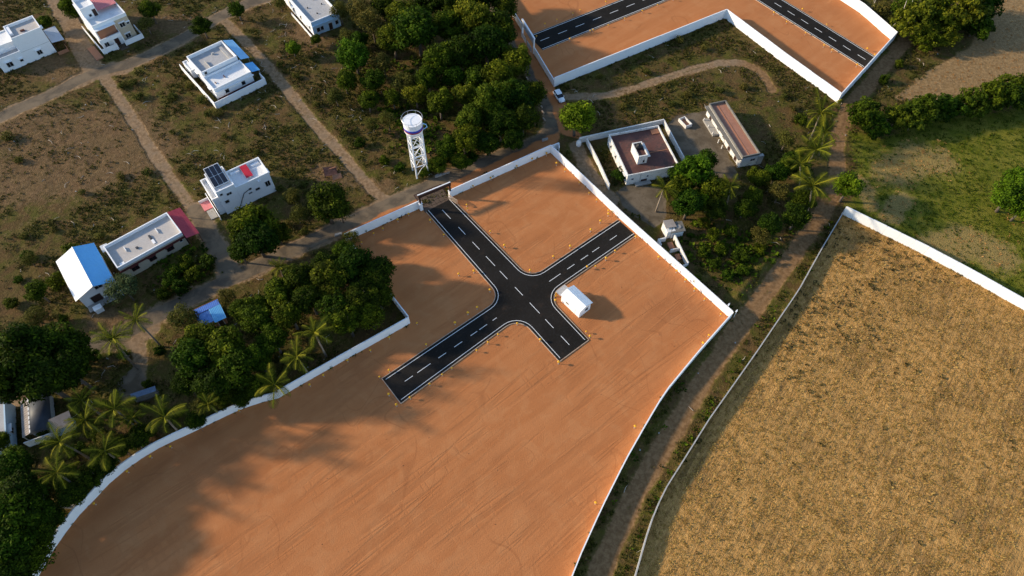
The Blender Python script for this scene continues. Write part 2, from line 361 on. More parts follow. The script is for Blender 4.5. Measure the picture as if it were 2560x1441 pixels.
def stretched(ang, sx_, sy_, sc=1.0, detail=4.0, dist=.3, warp=None):
    r = t.n('ShaderNodeVectorRotate', rotation_type='Z_AXIS'); t.l(p, r.inputs['Vector']); r.inputs['Angle'].default_value = -ang
    m = t.n('ShaderNodeVectorMath', operation='MULTIPLY'); t.l(r.outputs[0], m.inputs[0]); m.inputs[1].default_value = (sx_, sy_, 1)
    return t.noise(m.outputs[0], sc, detail, .6, dist)
scr = t.mix(t.step(nM, .38, .62), (.096,.056,.020), (.076,.069,.011))
scr = t.mix(t.math('MULTIPLY', t.step(nS, .50, .68), .8), scr, (.160,.108,.038))
scr = t.mix(t.math('MULTIPLY', t.step(nF, .52, .66), .45), scr, (.040,.040,.009))
scr = t.mix(t.math('MULTIPLY', t.step(nL, .50, .62), .45), scr, (.128,.074,.031))
bar = t.mix(t.step(nS, .35, .68), (.118,.068,.031), (.190,.115,.056))
scr = t.mix(t.math('MULTIPLY', edged(wbare, .7, .25, .8), .8), scr, bar)
c = t.mix(edged(wbrn), scr, t.mix(t.step(nS, .4, .65), (.225,.140,.060), (.32,.205,.095)))
grn = t.mix(t.step(nM, .40, .60), (.110,.118,.009), (.175,.160,.020)); grn = t.mix(t.math('MULTIPLY', edged(wbare, .9, .25, .75), .9), grn, (.30,.205,.070))
grn = t.mix(t.math('MULTIPLY', t.step(nF, .5, .64), .7), grn, (.030,.042,.006))
c = t.mix(edged(wgrn, .8, .3, .7), c, grn)
rows = stretched(R(50), .16, 2.2, 1.0, 5, .6)
stw = t.mix(t.step(nS, .36, .66), (.42,.222,.066), (.58,.325,.104)); stw = t.mix(t.math('MULTIPLY', t.step(nF, .50, .68), .6), stw, (.26,.140,.042))
stw = t.mix(t.math('MULTIPLY', t.step(rows, .53, .64), .45), stw, (.25,.135,.042)); stw = t.mix(t.math('MULTIPLY', t.step(nL, .50, .66), .35), stw, (.38,.205,.060))
def contour(ang, a, b, lev, wid, det=2.0, dist=.15): return t.math('SUBTRACT', 1.0, t.step(t.math('ABSOLUTE', t.math('SUBTRACT', stretched(ang, a, b, 1.0, det, dist), lev)), wid*.3, wid))
sline = t.math('MAXIMUM', contour(R(50), .018, .36, .50, .05), contour(R(56), .02, .5, .45, .05)); sline = t.math('MULTIPLY', sline, t.step(t.noise(p, .11, 3, .6), .44, .60))
stw = t.mix(t.math('MULTIPLY', sline, .55), stw, (.17,.098,.036)); stw = t.mix(t.math('MULTIPLY', t.step(t.noise(p, .035, 4, .6, .8), .48, .64), .20), stw, (.27,.160,.058))
c = t.mix(edged(wstr, .3), c, stw)
sx_ = t.n('ShaderNodeSeparateXYZ'); t.l(p, sx_.inputs[0])
dirt = t.mix(t.step(nS, .38, .64), (.185,.115,.060), (.30,.195,.108)); dirt = t.mix(t.math('MULTIPLY', t.step(nF, .54, .7), .4), dirt, (.10,.065,.040))
dirt = t.mix(t.math('MULTIPLY', t.step(nM, .45, .62), .6), dirt, (.215,.152,.096))
farm = t.mix(t.step(nS, .36, .66), (.165,.090,.038), (.255,.148,.068)); dirt = t.mix(t.step(t.math('SUBTRACT', sx_.outputs[0], t.math('MULTIPLY', t.math('SUBTRACT', sx_.outputs[1], 60.0), .5)), 14, 20), dirt, farm)
c = t.mix(edged(wtrk, .7), c, dirt)
cn = t.mix(t.step(nM, .36, .64), (.105,.080,.052), (.160,.124,.084)); cn = t.mix(t.math('MULTIPLY', t.step(nS, .5, .7), .5), cn, (.085,.058,.034))
c = t.mix(edged(wcon, .5), c, cn)
rd = t.mix(t.step(nM, .36, .66), (.102,.080,.056), (.182,.136,.088)); rd = t.mix(t.math('MULTIPLY', t.step(nS, .52, .7), .5), rd, (.19,.132,.084))
c = t.mix(edged(wroad, .35, .35, .65), c, rd)
st1 = stretched(R(39), .10, 1.2, 1.0, 5, .35); st2 = stretched(R(118), .09, .9, 1.0, 4, .6); st3 = stretched(R(39), .03, .35, 1.0, 4, .4)
so_ = t.mix(t.step(st3, .28, .72), (.415,.152,.052), (.465,.182,.066)); so_ = t.mix(t.math('MULTIPLY', t.step(nM, .45, .68), .45), so_, (.49,.215,.085))
so_ = t.mix(t.math('MULTIPLY', t.step(st1, .55, .66), .07), so_, (.30,.112,.044)); so_ = t.mix(t.math('MULTIPLY', t.step(nL, .52, .66), .35), so_, (.34,.125,.046))
so_ = t.mix(t.math('MULTIPLY', t.step(nF, .6, .75), .3), so_, (.28,.105,.04))
def contour(ang, a, b, lev, wid, det=2.0, dist=.15): return t.math('SUBTRACT', 1.0, t.step(t.math('ABSOLUTE', t.math('SUBTRACT', stretched(ang, a, b, 1.0, det, dist), lev)), wid*.3, wid))
scratch = t.math('MAXIMUM', contour(R(40), .010, .30, .50, .045, 2.0, .15), t.math('MAXIMUM', contour(R(36), .014, .42, .45, .05, 2.0, .15), t.math('MAXIMUM', t.math('MULTIPLY', contour(R(126), .022, .30, .53, .035, 1.0, .3), .6), contour(R(44), .008, .22, .55, .03, 1.0, .2))))
gy_ = t.n('ShaderNodeSeparateXYZ'); t.l(p, gy_.inputs[0]); scratch = t.math('MULTIPLY', scratch, t.step(t.math('MULTIPLY', gy_.outputs[1], -1.0), -116, -104)); scratch = t.math('MULTIPLY', scratch, t.step(stretched(R(39), .05, .22, 1.0, 3, .4), .40, .62))
swirl = t.math('MULTIPLY', t.math('MAXIMUM', contour(R(10), .07, .07, .50, .0065, 1.0, .4), contour(R(100), .05, .09, .45, .0065, 1.0, .3)), t.step(t.noise(p, .07, 2, .5), .48, .58))
so_ = t.mix(t.math('MULTIPLY', swirl, .35), so_, (.27,.098,.036))
so_ = t.mix(t.math('MULTIPLY', scratch, .26), so_, (.27,.098,.036))
c = t.mix(edged(wsoil, .25, .35, .65), c, so_); t.l(c, t.b.inputs['Base Color']); t.b.inputs['Roughness'].default_value = .95; t.b.inputs['Specular IOR Level'].default_value = .1
hs_ = t.math('ADD', t.math('MULTIPLY', st1, .035), t.math('ADD', t.math('MULTIPLY', st2, .02), t.math('MULTIPLY_ADD', scratch, -.03, t.math('MULTIPLY', nF, .045))))
hg_ = t.math('ADD', t.math('MULTIPLY', nS, .22), t.math('MULTIPLY', nF, .16))
hst = t.math('ADD', t.math('MULTIPLY', rows, .22), t.math('ADD', t.math('MULTIPLY', nF, .22), t.math('MULTIPLY', nS, .20)))
hr_ = t.math('MULTIPLY', nF, .025)
mf = lambda f, a, b: t.math('ADD', t.math('MULTIPLY', a, t.math('SUBTRACT', 1.0, f)), t.math('MULTIPLY', b, f))
h = mf(wstr, hg_, hst); h = mf(t.math('MAXIMUM', wroad, wcon), h, hr_); h = mf(t.step(wtrk, .2, .6), h, hr_); h = mf(wsoil, h, hs_)
t.bump(h, 1.0); GROUND = t.m
def part_of_ground(name, mask, label=None, kind='structure', extra=None):
    f = F[mask]; u, inv = np.unique(f, return_inverse=True); v = V[u]; fa = inv.reshape(-1, 4); wa, wb = WA[u], WB[u]
    if extra is not None:
        v = np.vstack([v, extra[0]]); fa = np.vstack([fa, extra[1]+len(u)]); wa = np.vstack([wa, np.zeros((len(extra[0]), 4))]); wb = np.vstack([wb, np.zeros((len(extra[0]), 4))])
    me = np_mesh(name, v, fa, GROUND, True, {'soil_road_track_concrete': ('FLOAT_COLOR', wa), 'straw_green_brown_bare': ('FLOAT_COLOR', wb)})
    return tag(put(name, me), label, None, None, kind)
x0, x1, y0, y1, B_ = gx[0], gx[-1], gy[0], gy[-1], 2500.0
ring = (np.array([(a, b, -.02) for a, b in [(-B_,-B_),(x0,-B_),(x1,-B_),(B_,-B_),(-B_,y0),(x0,y0),(x1,y0),(B_,y0),(-B_,y1),(x0,y1),(x1,y1),(B_,y1),(-B_,B_),(x0,B_),(x1,B_),(B_,B_)]]),
        np.array([(r*4+c_, r*4+c_+1, r*4+c_+5, r*4+c_+4) for r in range(3) for c_ in range(3) if (r, c_) != (1, 1)]))
part_of_ground('ground', cls == 0, 'dry scrub ground with weeds and bare earth', extra=ring)
upm = fc[:, 1] > 112
part_of_ground('plot_soil', (cls == 1) & ~upm, 'graded orange earth inside the walled plot')
part_of_ground('upper_plot_soil', (cls == 1) & upm, 'graded orange earth of the walled plot at the top')
part_of_ground('village_road', cls == 2, 'worn grey tarmac village road')
lft = fc[:, 0] < 8
part_of_ground('dirt_lane', (cls == 3) & lft, 'dusty lanes between the house plots')
part_of_ground('farm_track', (cls == 3) & ~lft, 'brown dirt farm track beside the fields')
part_of_ground('concrete_yard', cls == 4, 'worn concrete yard by the old houses')
part_of_ground('straw_field', cls == 5, 'harvested straw field inside the wall on the right')
part_of_ground('grass_field', cls == 6, 'green and dry grass field')
part_of_ground('fallow_field', cls == 7, 'brown fallow field')

# ------------------------------------------------------------------ black plot roads with lines and kerbs
def xf(o, ang):
    ca, sa = math.cos(R(ang)), math.sin(R(ang)); return lambda u, v: (o[0]+u*ca-v*sa, o[1]+u*sa+v*ca)
RX = xf((2.41, 74.73), 38.62)
def fillet(corner, d0, d1, r, n=7):   # rounded inner corner: from corner+d0*r to corner+d1*r
    c = np.array(corner, float); a = c+np.array(d0)*r; b = c+np.array(d1)*r; o = c+(np.array(d0)+np.array(d1))*r; out = []
    a0 = math.atan2(*(a-o)[::-1]); a1 = math.atan2(*(b-o)[::-1]); da = (a1-a0+math.pi) % (2*math.pi)-math.pi
    for i in range(n+1): q = a0+da*i/n; out.append(tuple(o+r*np.array([math.cos(q), math.sin(q)])))
    return out
def edges_at(off):   # four free edges of the cross road, moved inwards by off
    L, L2, Rr, R2, T, B = -4.25+off, -5.3+off, 2.35-off, 2.15-off, .9-off, -4.55+off; BW = -5.5+off; TW = .85-off; r = 3.2+off
    nw = [(-33.2+off*.8, TW)]+fillet((L-.75, TW), (-1,0), (0,1), r)+[(L+.05, 28.4)]
    ne = [(Rr, 28.0)]+fillet((Rr, T), (0,1), (1,0), r)+[(26.7, T)]
    se = [(26.7, B)]+fillet((Rr-.05, B), (1,0), (0,-1), r)+[(R2, -17+off*.8)]
    sw = [(L2, -17+off*.8)]+fillet((L2+.15, B-.25), (0,-1), (-1,0), r)+[(-33.2+off*.8, BW)]
    return nw, ne, se, sw
nw, ne, se, sw = edges_at(0)
ring_ = [RX(*q) for q in nw+ne+se+sw]
road = MB().prism(ring_, -.25, .12).build('asphalt_road', ASPHALT); tag(road, 'new black asphalt cross road in the main plot', None, None, 'structure')
def strip(pts, wd, z0, z1, name, m, parent):
    P = [Vector((*q, 0)) for q in pts]; n = len(P); l, r = [], []
    for i in range(n):
        d_ = (P[min(i+1,n-1)]-P[max(i-1,0)]).normalized(); q = Vector((-d_.y, d_.x, 0))
        l.append(P[i]+q*wd/2); r.append(P[i]-q*wd/2)
    mb = MB()
    for i in range(n-1): mb.prism([r[i][:2], r[i+1][:2], l[i+1][:2], l[i][:2]], z0, z1)
    return mb.build(name, m, parent)
for e in edges_at(.6): strip([RX(*q) for q in e], .10, .118, .126, 'edge_line', LINE, road)
for e in (nw, ne, se, sw): strip([RX(*q) for q in e], .12, -.1, .15, 'kerb', KERB, road)
for e in ([(-33.2,.85),(-33.2,-5.5)], [(2.15,-17),(-5.3,-17)]): strip([RX(*q) for q in e], .13, -.1, .155, 'kerb', KERB, road)
def dashes(fn, pts, lens, parent, wd=.105, z=.118):
    for (a, b) in lens: strip([fn(*pts(a)), fn(*pts(b))], wd, z, z+.008, 'lane_dash', LINE, parent)
axA = lambda v: (-.95+(v+17)/45*.0-.35*(1-(v+17)/45)-.2, v)
dashes(RX, axA, [(v, v-(3.1 if i % 3 == 0 else 2.5)) for i, v in enumerate([26.6,20.6,15.6,10.9,6.2,1.2,-3.5,-8.3,-13.0])], road)
axB = lambda u: (u, -2.05+min(0, u)*.008)
dashes(RX, axB, [(u, u+(2.0 if i else 3.0)) for i, u in enumerate([4.9,9.7,13.4,16.6,21.6])]+[(-9.6,-8.6),(-12.9,-11.0),(-15.0,-13.4),(-18.9,-17.0),(-22.6,-20.8),(-27.4,-24.4),(-30.2,-28.4)], road)
def straight_road(name, label, fn, u0, u1, v0, v1, ds):
    rd_ = MB().prism([fn(u0,v0), fn(u1,v0), fn(u1,v1), fn(u0,v1)], -.25, .12).build(name, ASPHALT); tag(rd_, label, None, None, 'structure')
    for v in (v0+.45, v1-.45): strip([fn(u0,v), fn(u1,v)], .12, .118, .126, 'edge_line', LINE, rd_)
    for v in (v0, v1): strip([fn(u0,v), fn(u1,v)], .12, -.1, .15, 'kerb', KERB, rd_)
    for a, b in ds: strip([fn(a,(v0+v1)/2), fn(b,(v0+v1)/2)], .13, .118, .126, 'lane_dash', LINE, rd_)
CX = xf((5.97, 151.17), 31.31); DX = xf((91.47, 143.23), 127.6)
straight_road('asphalt_road', 'black asphalt road behind the upper white gate', CX, .2, 66, -3.6, 3.3, [(1.6+i*5.6, 4.4+i*5.6) for i in range(11)])
straight_road('asphalt_road', 'black asphalt road slanting across the upper walled plot', DX, 0, 62, -3.1, 3.0, [(1.5+i*4.6, 3.9+i*4.6) for i in range(13)])

# ------------------------------------------------------------------ panel walls
PANELS = {}
def wall_meshes(h, m, th):
    k = (h, m.name, th)
    if k not in PANELS:
        a = MB().box(0, 1, -th/2, th/2, -.25, h-.09).box(-.002, 1.002, -th/2-.035, th/2+.035, h-.09, h).mesh('panel', m)
        b = MB().box(-.12, .12, -th/2+.03, th/2-.03, -.25, h-.10).mesh('post', m)
        PANELS[k] = (a, b)
    return PANELS[k]
def resample(P, step):
    P = [Vector((*q, 0)) for q in P]; L = [0]
    for a, b in zip(P, P[1:]): L.append(L[-1]+(b-a).length)
    n = max(1, round(L[-1]/step)); out = []
    for i in range(n+1):
        s_ = L[-1]*i/n; k = max(j for j in range(len(L)) if L[j] <= s_+1e-6); k = min(k, len(P)-2)
        out.append(P[k].lerp(P[k+1], (s_-L[k])/(L[k+1]-L[k])))
    return out
def wall(name, label, pts, h, step=3.0, m=None, th=.14, group=None, world=False, posts=True, cat='wall'):
    P = [Vector((*q, 0)) for q in pts] if world else [G(*q) for q in pts]
    # keep the corners: resample each straight run on its own when it is long
    S = resample([q[:2] for q in P], step) if len(P) > 3 else sum([resample([a[:2], b[:2]], step)[(1 if i else 0):] for i, (a, b) in enumerate(zip(P, P[1:]))], [])
    pa, po = wall_meshes(h, m or WALLW, th); o = empty(name, S[0], 0, label, cat, group)
    for a, b in zip(S, S[1:]):
        d_ = b-a; u_ = d_.normalized(); put('panel', pa, o, a-S[0]+u_*.035, math.atan2(d_.y, d_.x), (d_.length-.07, 1, 1+random.uniform(-.012, .012)))
    if posts:
        for i, a in enumerate(S):
            d_ = S[min(i+1, len(S)-1)]-S[max(i-1, 0)]; put('post', po, o, a-S[0], math.atan2(d_.y, d_.x))
    return S
wallpts = {}
wallpts['fl'] = wall('boundary_wall', 'white panel wall left of the brown entrance arch', W_FRONT_L, 2.35)
wallpts['fr'] = wall('boundary_wall', 'white panel wall right of the brown entrance arch along the road', W_FRONT_R, 2.35)
wallpts['e'] = wall('boundary_wall', 'sunlit white wall between the orange plot and the old houses', W_EAST, 2.35)
wallpts['se'] = wall('boundary_wall', 'long curving white wall between orange plot and farm track', W_SE, 2.0)
wallpts['w'] = wall('boundary_wall', 'short white wall half hidden by dark trees, left of the asphalt road', W_WEST, 2.35)
wallpts['sw'] = wall('boundary_wall', 'long curving white wall between the orange plot and the palms', W_SW, 2.35)
wall('boundary_wall', 'shaded white wall of the upper plot above the loop track', U_SOUTH, 2.8, 3.2)
wall('boundary_wall', 'bright white wall slanting down to the palm by the farm track', U_SE, 2.8, 3.2)
wall('boundary_wall', 'white end wall where the upper black road stops', U_EAST, 2.8, 3.2)
wall('boundary_wall', 'bright white wall at the far right side of the upper plot', U_NE, 2.8, 3.2)
wall('boundary_wall', 'white wall between the upper gate and the parked car', U_WEST_A, 2.0)
wall('boundary_wall', 'white wall above the upper gate at the top edge', U_WEST_B, 2.0)
wall('boundary_wall', 'bright white wall between straw field and green field', F_NORTH, 2.6)
wall('boundary_wall', 'thin grey topped wall between farm track and straw field', F_WEST, 1.35, 3.0, GREYW)
wall('boundary_wall', 'short white return wall at the top corner of the orange plot', [(1378,379),(1396,372),(1397,384)], 1.9, 1.6)

# ------------------------------------------------------------------ buildings
WINM = {}
def win(par, side, c, at, z, wd=1.1, h=1.2, shade=True, door=False, fm=None):
    k = (wd, h, shade, door, fm)
    if k not in WINM:
        f = MB(); e = .09
        f.box(-wd/2-e, wd/2+e, -.07, .05, h, h+e); f.box(-wd/2-e, -wd/2, -.07, .05, -e if not door else 0, h); f.box(wd/2, wd/2+e, -.07, .05, -e if not door else 0, h)
        if not door: f.box(-wd/2, wd/2, -.09, .05, -e, 0)
        if wd > .9 and not door: f.box(-.03, .03, -.05, .05, 0, h)
        WINM[k] = (f.mesh('door' if door else 'window', fm or FRAME), MB().box(-wd/2, wd/2, -.02, .04, 0, h).mesh('pane', DARKB if door else GLASS),
                   MB().box(-wd/2-.25, wd/2+.25, -.5, .03, h+.16, h+.25).mesh('sunshade', OLDW if shade == 'old' else WHITE) if shade else None)
    f, g, s_ = WINM[k]; rz = {'S': 0, 'E': R(90), 'N': R(180), 'W': R(270)}[side]
    loc = (c, at, z) if side in 'SN' else (at, c, z)
    o = put('door' if door else 'window', f, par, loc, rz); put('door_leaf' if door else 'pane', g, o)
    if s_: put('sunshade', s_, o)
    return o
def block(par, x0, x1, y0, y1, h, wm=None, rm=None, par_h=.7, z0=-.2, t_=.16, name='wall', cap=None):
    """flat roofed block: walls up to the roof, roof floor, parapet with coping; h is the top of the parapet"""
    wm = wm or WHITE; zr = h-par_h
    MB().box(x0, x1, y0, y1, z0, zr).build(name, wm, par)
    MB().box(x0+t_, x1-t_, y0+t_, y1-t_, zr-.002, zr+.04).build('roof_floor', rm or ROOFW, par)
    if par_h > .05:
        q = MB(); e = .02
        for a, b, c_, d_ in ((x0-e,x1+e,y0-e,y0+t_),(x0-e,x1+e,y1-t_,y1+e),(x0-e,x0+t_,y0+t_,y1-t_),(x1-t_,x1+e,y0+t_,y1-t_)): q.box(a, b, c_, d_, zr-.03, h)
        e2 = .05
        for a, b, c_, d_ in ((x0-e2,x1+e2,y0-e2,y0+t_+.03),(x0-e2,x1+e2,y1-t_-.03,y1+e2),(x0-e2,x0+t_+.03,y0+t_+.03,y1-t_-.03),(x1-t_-.03,x1+e2,y0+t_+.03,y1-t_-.03)): q.box(a, b, c_, d_, h, h+.06)
        q.build('parapet', cap or wm, par)
    return zr
def tank(loc, r, h, m, label, par=None, cat='water tank', name='water_tank'):
    o = MB().lathe([(r*.92,0),(r,.08),(r,h*.8),(r*.9,h*.9),(r*.35,h),(r*.35,h+.08),(r*.1,h+.1)], 14).build(name, m, None, True); o.location = loc
    return tag(o, label, cat)
def at(o, ang, u, v, z=0): q = xf(o, ang)(u, v); return (q[0], q[1], z)
def posts(par, pts, z1, m, name='post', s_=.07, z0=-.1):
    for u, v in pts: MB().box(u-s_, u+s_, v-s_, v+s_, z0, z1).build(name, m, par)

# house A, left edge
oA, aA_ = (-127.95, 139.3), 39.16
H = empty('house', (*oA, 0), R(aA_), 'white two storey house at the left edge with tall blank side wall', 'house')
block(H, 5.9, 13.05, 0, 6.1, 7.4, rm=ROOFB)
block(H, 0, 5.88, .02, 2.8, 3.8, par_h=.6, rm=ROOFG); block(H, -2.5, 5.86, 2.82, 8.6, 5.2, par_h=.25)
MB().ribs((-2.5,8.8,4.6),(4.6,8.8,4.6),(-2.5,11.2,4.2),(4.6,11.2,4.2),16).build('roof_sheet', PINK, H)
win(H,'S',9.6,0,1.1); win(H,'S',5.0,.02,1.2,.7,.7); win(H,'S',2.2,.02,1.0,1.3,1.3); win(H,'E',3.0,13.05,4.3)
MB().box(6.0,13.0,-.03,0,3.3,3.36).build('string_course', GREYW, H); MB().box(6.1,6.9,2.2,5.6,6.7,7.35).build('roof_step', WHITE, H)
MB().box(8.6,9.6,2.3,2.5,6.7,7.2).box(9.4,9.6,2.0,2.8,6.7,7.0).build('pipe_stub', RUST, H)
MB().ribs((13.25,0,2.7),(13.25,6,3.0),(16.2,-.3,2.5),(16.2,6.1,2.9),12).build('lean_to_roof', GREYM, H)
posts(H, [(16.0,0),(16.0,5.8),(13.4,-.1)], 2.5, RUST); MB().box(13.1,15.7,-1.8,-1.66,-.1,.9).box(15.56,15.7,-1.66,.4,-.1,1.0).build('yard_wall', BRICK, H)
# house B, pink roof
oB, aB_ = (-105.07, 146.28), 41.15
H = empty('house', (*oB, 0), R(aB_), 'white two storey house with pink sheet roof and front balcony', 'house')
block(H, 1.0, 9.7, 1.3, 13.5, 7.3, wm=WHITE, rm=ROOFW, par_h=.8)
block(H, 1.05, 4.5, 6.0, 11.0, 9.6, z0=6.4, par_h=.6, name='stair_room')
MB().ribs((4.65,6.1,7.6),(9.6,6.1,7.6),(4.65,12,7.9),(9.6,12,7.9),16).build('roof_sheet', PINK, H)
MB().box(6.1,9.68,1.22,1.3,0,6.4).build('facade_panel', BEIGE, H)
MB().box(.5,6.1,-.35,1.28,3.1,3.3).box(.5,6.1,-.35,-.2,3.3,4.2).box(.5,.65,-.2,1.28,3.3,4.2).box(5.95,6.1,-.2,1.28,3.3,4.2).build('balcony', WHITE, H)
MB().box(1.3,5.9,1.16,1.28,3.5,6.0).build('balcony_wall', BRICK, H); MB().box(.9,6.2,.2,1.3,6.25,6.4).build('sunshade', WHITE, H)
MB().box(.7,3.7,.2,1.28,-.1,.5).build('porch_step', CONC, H); posts(H, [(.8,-.1),(3.6,-.1),(6.0,-.1)], 3.1, WHITE, 'column', .13)
win(H,'S',7.7,1.22,4.2,1.2,1.2); win(H,'S',7.7,1.22,1.0,1.2,1.2); win(H,'S',9.1,1.22,4.4,.6,.6); win(H,'S',2.0,1.28,1.0,1.0,1.2,False); win(H,'S',4.6,1.28,.1,1.1,2.1,False,True)
win(H,'S',2.6,6.0,7.0,.6,.6,False); win(H,'S',3.9,6.0,6.6,.9,1.9,False,True)
MB().box(0,4.0,0,.14,-.2,1.6).box(0,.14,.14,13,-.2,1.6).box(6.2,10.8,0,.14,-.2,1.3).box(10.66,10.8,.14,5,-.2,1.3).build('compound_wall', WHITE, H)
MB().box(-2.4,-.6,-1,5,-.1,.3).build('plinth', BRICK, H); MB().box(4.1,6.1,-1.2,1.2,-.1,.1).build('driveway', PAVER, H)
# house C, twin roofs and blue tarpaulins
oC, aC_ = (-71.42, 126.25), 40.65
H = empty('house', (*oC, 0), R(aC_), 'white house with two flat roofs and blue tarpaulin sheds in walled yard', 'house')
block(H, 1.8, 11.7, 2.3, 8.0, 3.5, rm=ROOFW, par_h=.5); block(H, 2.0, 11.5, 8.4, 16.2, 4.6, rm=ROOFG, par_h=.9)
MB().box(1.5,12.0,1.85,2.28,2.55,2.7).build('sunshade', WHITE, H); MB().box(1.84,11.66,2.27,2.3,0,.7).build('plinth_band', MAROON, H)
win(H,'S',4.6,2.27,1.1,.9,1.0,False); win(H,'S',9.0,2.27,1.1,.9,1.0,False); win(H,'W',5.0,1.8,1.1,.9,1.0); win(H,'W',12.0,2.0,1.2)
win(H,'S',3.0,8.4,3.72,.6,.6,False)
MB().box(4.7,4.85,9.0,12.6,3.7,4.3).box(7.4,8.0,13.8,14.2,3.7,4.2).box(9.9,10.6,9.6,15.2,3.7,4.1).build('roof_clutter', GREYW, H)
MB().box(6.0,6.15,5.0,5.9,3.0,3.35).box(3.3,3.45,4.4,5.0,3.0,3.3).build('pipe_stub', RUST, H)
q = MB(); q.ribs((12.25,8.6,3.1),(12.25,18,3.3),(14.4,8.5,2.6),(14.5,17.4,2.7),18); q.build('tarpaulin_roof', BLUET, H)
MB().ribs((12.15,3.1,2.7),(12.15,6.9,2.8),(14.2,2.9,2.4),(14.25,6.8,2.4),8).build('shed_sheet', BLUEM, H)
posts(H, [(14.2,8.7),(14.3,17.2),(14.0,3.1),(14.0,6.6),(14.2,13)], 2.4, STEEL)
MB().box(0,13.72,0,.16,-.2,1.9).box(0,.16,.16,18.6,-.2,1.9).box(13.56,13.72,.16,2.6,-.2,1.9).build('compound_wall', WHITE, H)
block(H, .9, 2.0, 13.6, 18.0, 2.5, par_h=.2, name='store_room')
# house D at the top
oD, aD_ = (-52.09, 153.8), 35.5
H = empty('house', (*oD, 0), R(aD_), 'long white house with grey flat roof and pale blue front at the top edge', 'house')
block(H, 0, 7.9, 0, 18, 4.2, wm=WHITE, rm=ROOFG, par_h=.75)
MB().box(.05,7.85,-.035,0,-.1,3.3).build('front_facing', BLUEW, H); MB().box(-.06,7.96,-.5,-.04,3.0,3.16).box(-.06,7.96,-.16,-.06,3.16,4.2).build('front_parapet', BLUEW, H)
for v in (2.0,3.6,7.4,11.5): win(H,'W',v,0,1.1,.9,1.2)
win(H,'S',1.5,-.035,.9,.9,1.2,False); win(H,'S',2.6,-.035,1.0,.8,1.1,False); win(H,'S',5.0,-.035,.1,1.0,2.0,False,True); win(H,'S',6.9,-.035,1.0,.8,1.1,False)
for a, b in ((2.4,7.0),(3.4,3.4),(5.4,9.4),(6.2,6.4),(4.0,11.2)): MB().lathe([(.16,3.45),(.16,3.8),(.1,3.85)],8,(a,b)).build('vent_pipe', BLACK, H)
MB().box(-.9,-.75,-1.6,12,-.2,.7).build('compound_wall', WHITE, H)
# house E with solar panels
oE, aE_ = (-61.48, 93.72), 35.47
H = empty('house', (*oE, 0), R(aE_), 'white two storey house carrying solar panels and a red roof sheet', 'house')
block(H, 4.0, 11.5, 0, 5.4, 5.9, wm=WHITE, rm=ROOFW, par_h=.8); block(H, 0, 3.98, -.03, 6.2, 7.0, wm=WHITE, rm=ROOFW, par_h=.35)
block(H, -1.3, -.02, .6, 7.2, 5.0, wm=WHITE, rm=ROOFW, par_h=.7); block(H, 2.4, 3.96, 6.22, 7.4, 5.9, par_h=.4)
for u, z, a, b in ((.8,5.6,.5,.5),(2.3,4.9,1.0,.6),(1.2,3.0,.8,.8),(6.6,3.6,.5,.5),(6.3,2.6,.7,.3),(8.0,2.6,.9,.6),(10.4,2.4,1.0,1.4)): win(H,'S',u,-.03 if u < 4 else 0,z,a,b,False)
win(H,'E',2.6,11.5,2.5)
MB().tube([(6.3,-.12,3.9),(5.0,-.12,3.5),(3.0,-.16,.4),(2.7,-.16,-.1)], .07, 6).build('drain_pipe', BLACK, H)
MB().box(8.6,9.2,-.4,.1,4.9,5.05).build('spout', WHITE, H)
MB().sheet([(7.0,1.6,5.55),(8.5,1.5,5.55),(8.5,5.0,5.95),(7.0,5.1,5.95)], .04).build('red_roof_sheet', CRIM, H)
MB().box(4.6,6.6,4.4,5.0,5.15,5.6).build('roof_bench', WHITE, H); MB().box(9.2,11.0,4.3,4.9,5.15,5.5).build('roof_bench', WHITE, H)
sp = put('solar_array', MB().box(.5,3.3,1.3,1.4,6.7,7.3).box(.5,3.3,5.7,5.8,6.7,8.3).mesh('stand', STEEL), H)
for i in range(3):
    for j in range(2):
        u = .40+i*1.03; z_ = lambda v: 7.35+(v-1.2)*.22; v0 = 1.2+j*2.5
        MB().sheet([(u,v0,z_(v0)),(u+.92,v0,z_(v0)),(u+.92,v0+2.36,z_(v0+2.36)),(u,v0+2.36,z_(v0+2.36))], .05).build('solar_panel', PANEL, sp)
MB().sheet([(.3,1.1,7.25),(3.5,1.1,7.25),(3.5,6.25,8.39),(.3,6.25,8.39)], .03).build('panel_frame', WHITEM, sp)
MB().box(-3.7,-1.8,3.4,6.0,-.1,.25).build('front_ramp', PINK, H); MB().box(-3.4,-1.9,.4,3.2,-.1,.18).build('front_step', CONC, H)
MB().box(-1.75,-1.6,-.9,7.2,-.2,1.2).box(-3.8,-1.75,6.0,6.14,-.2,.9).build('compound_wall', WHITE, H)
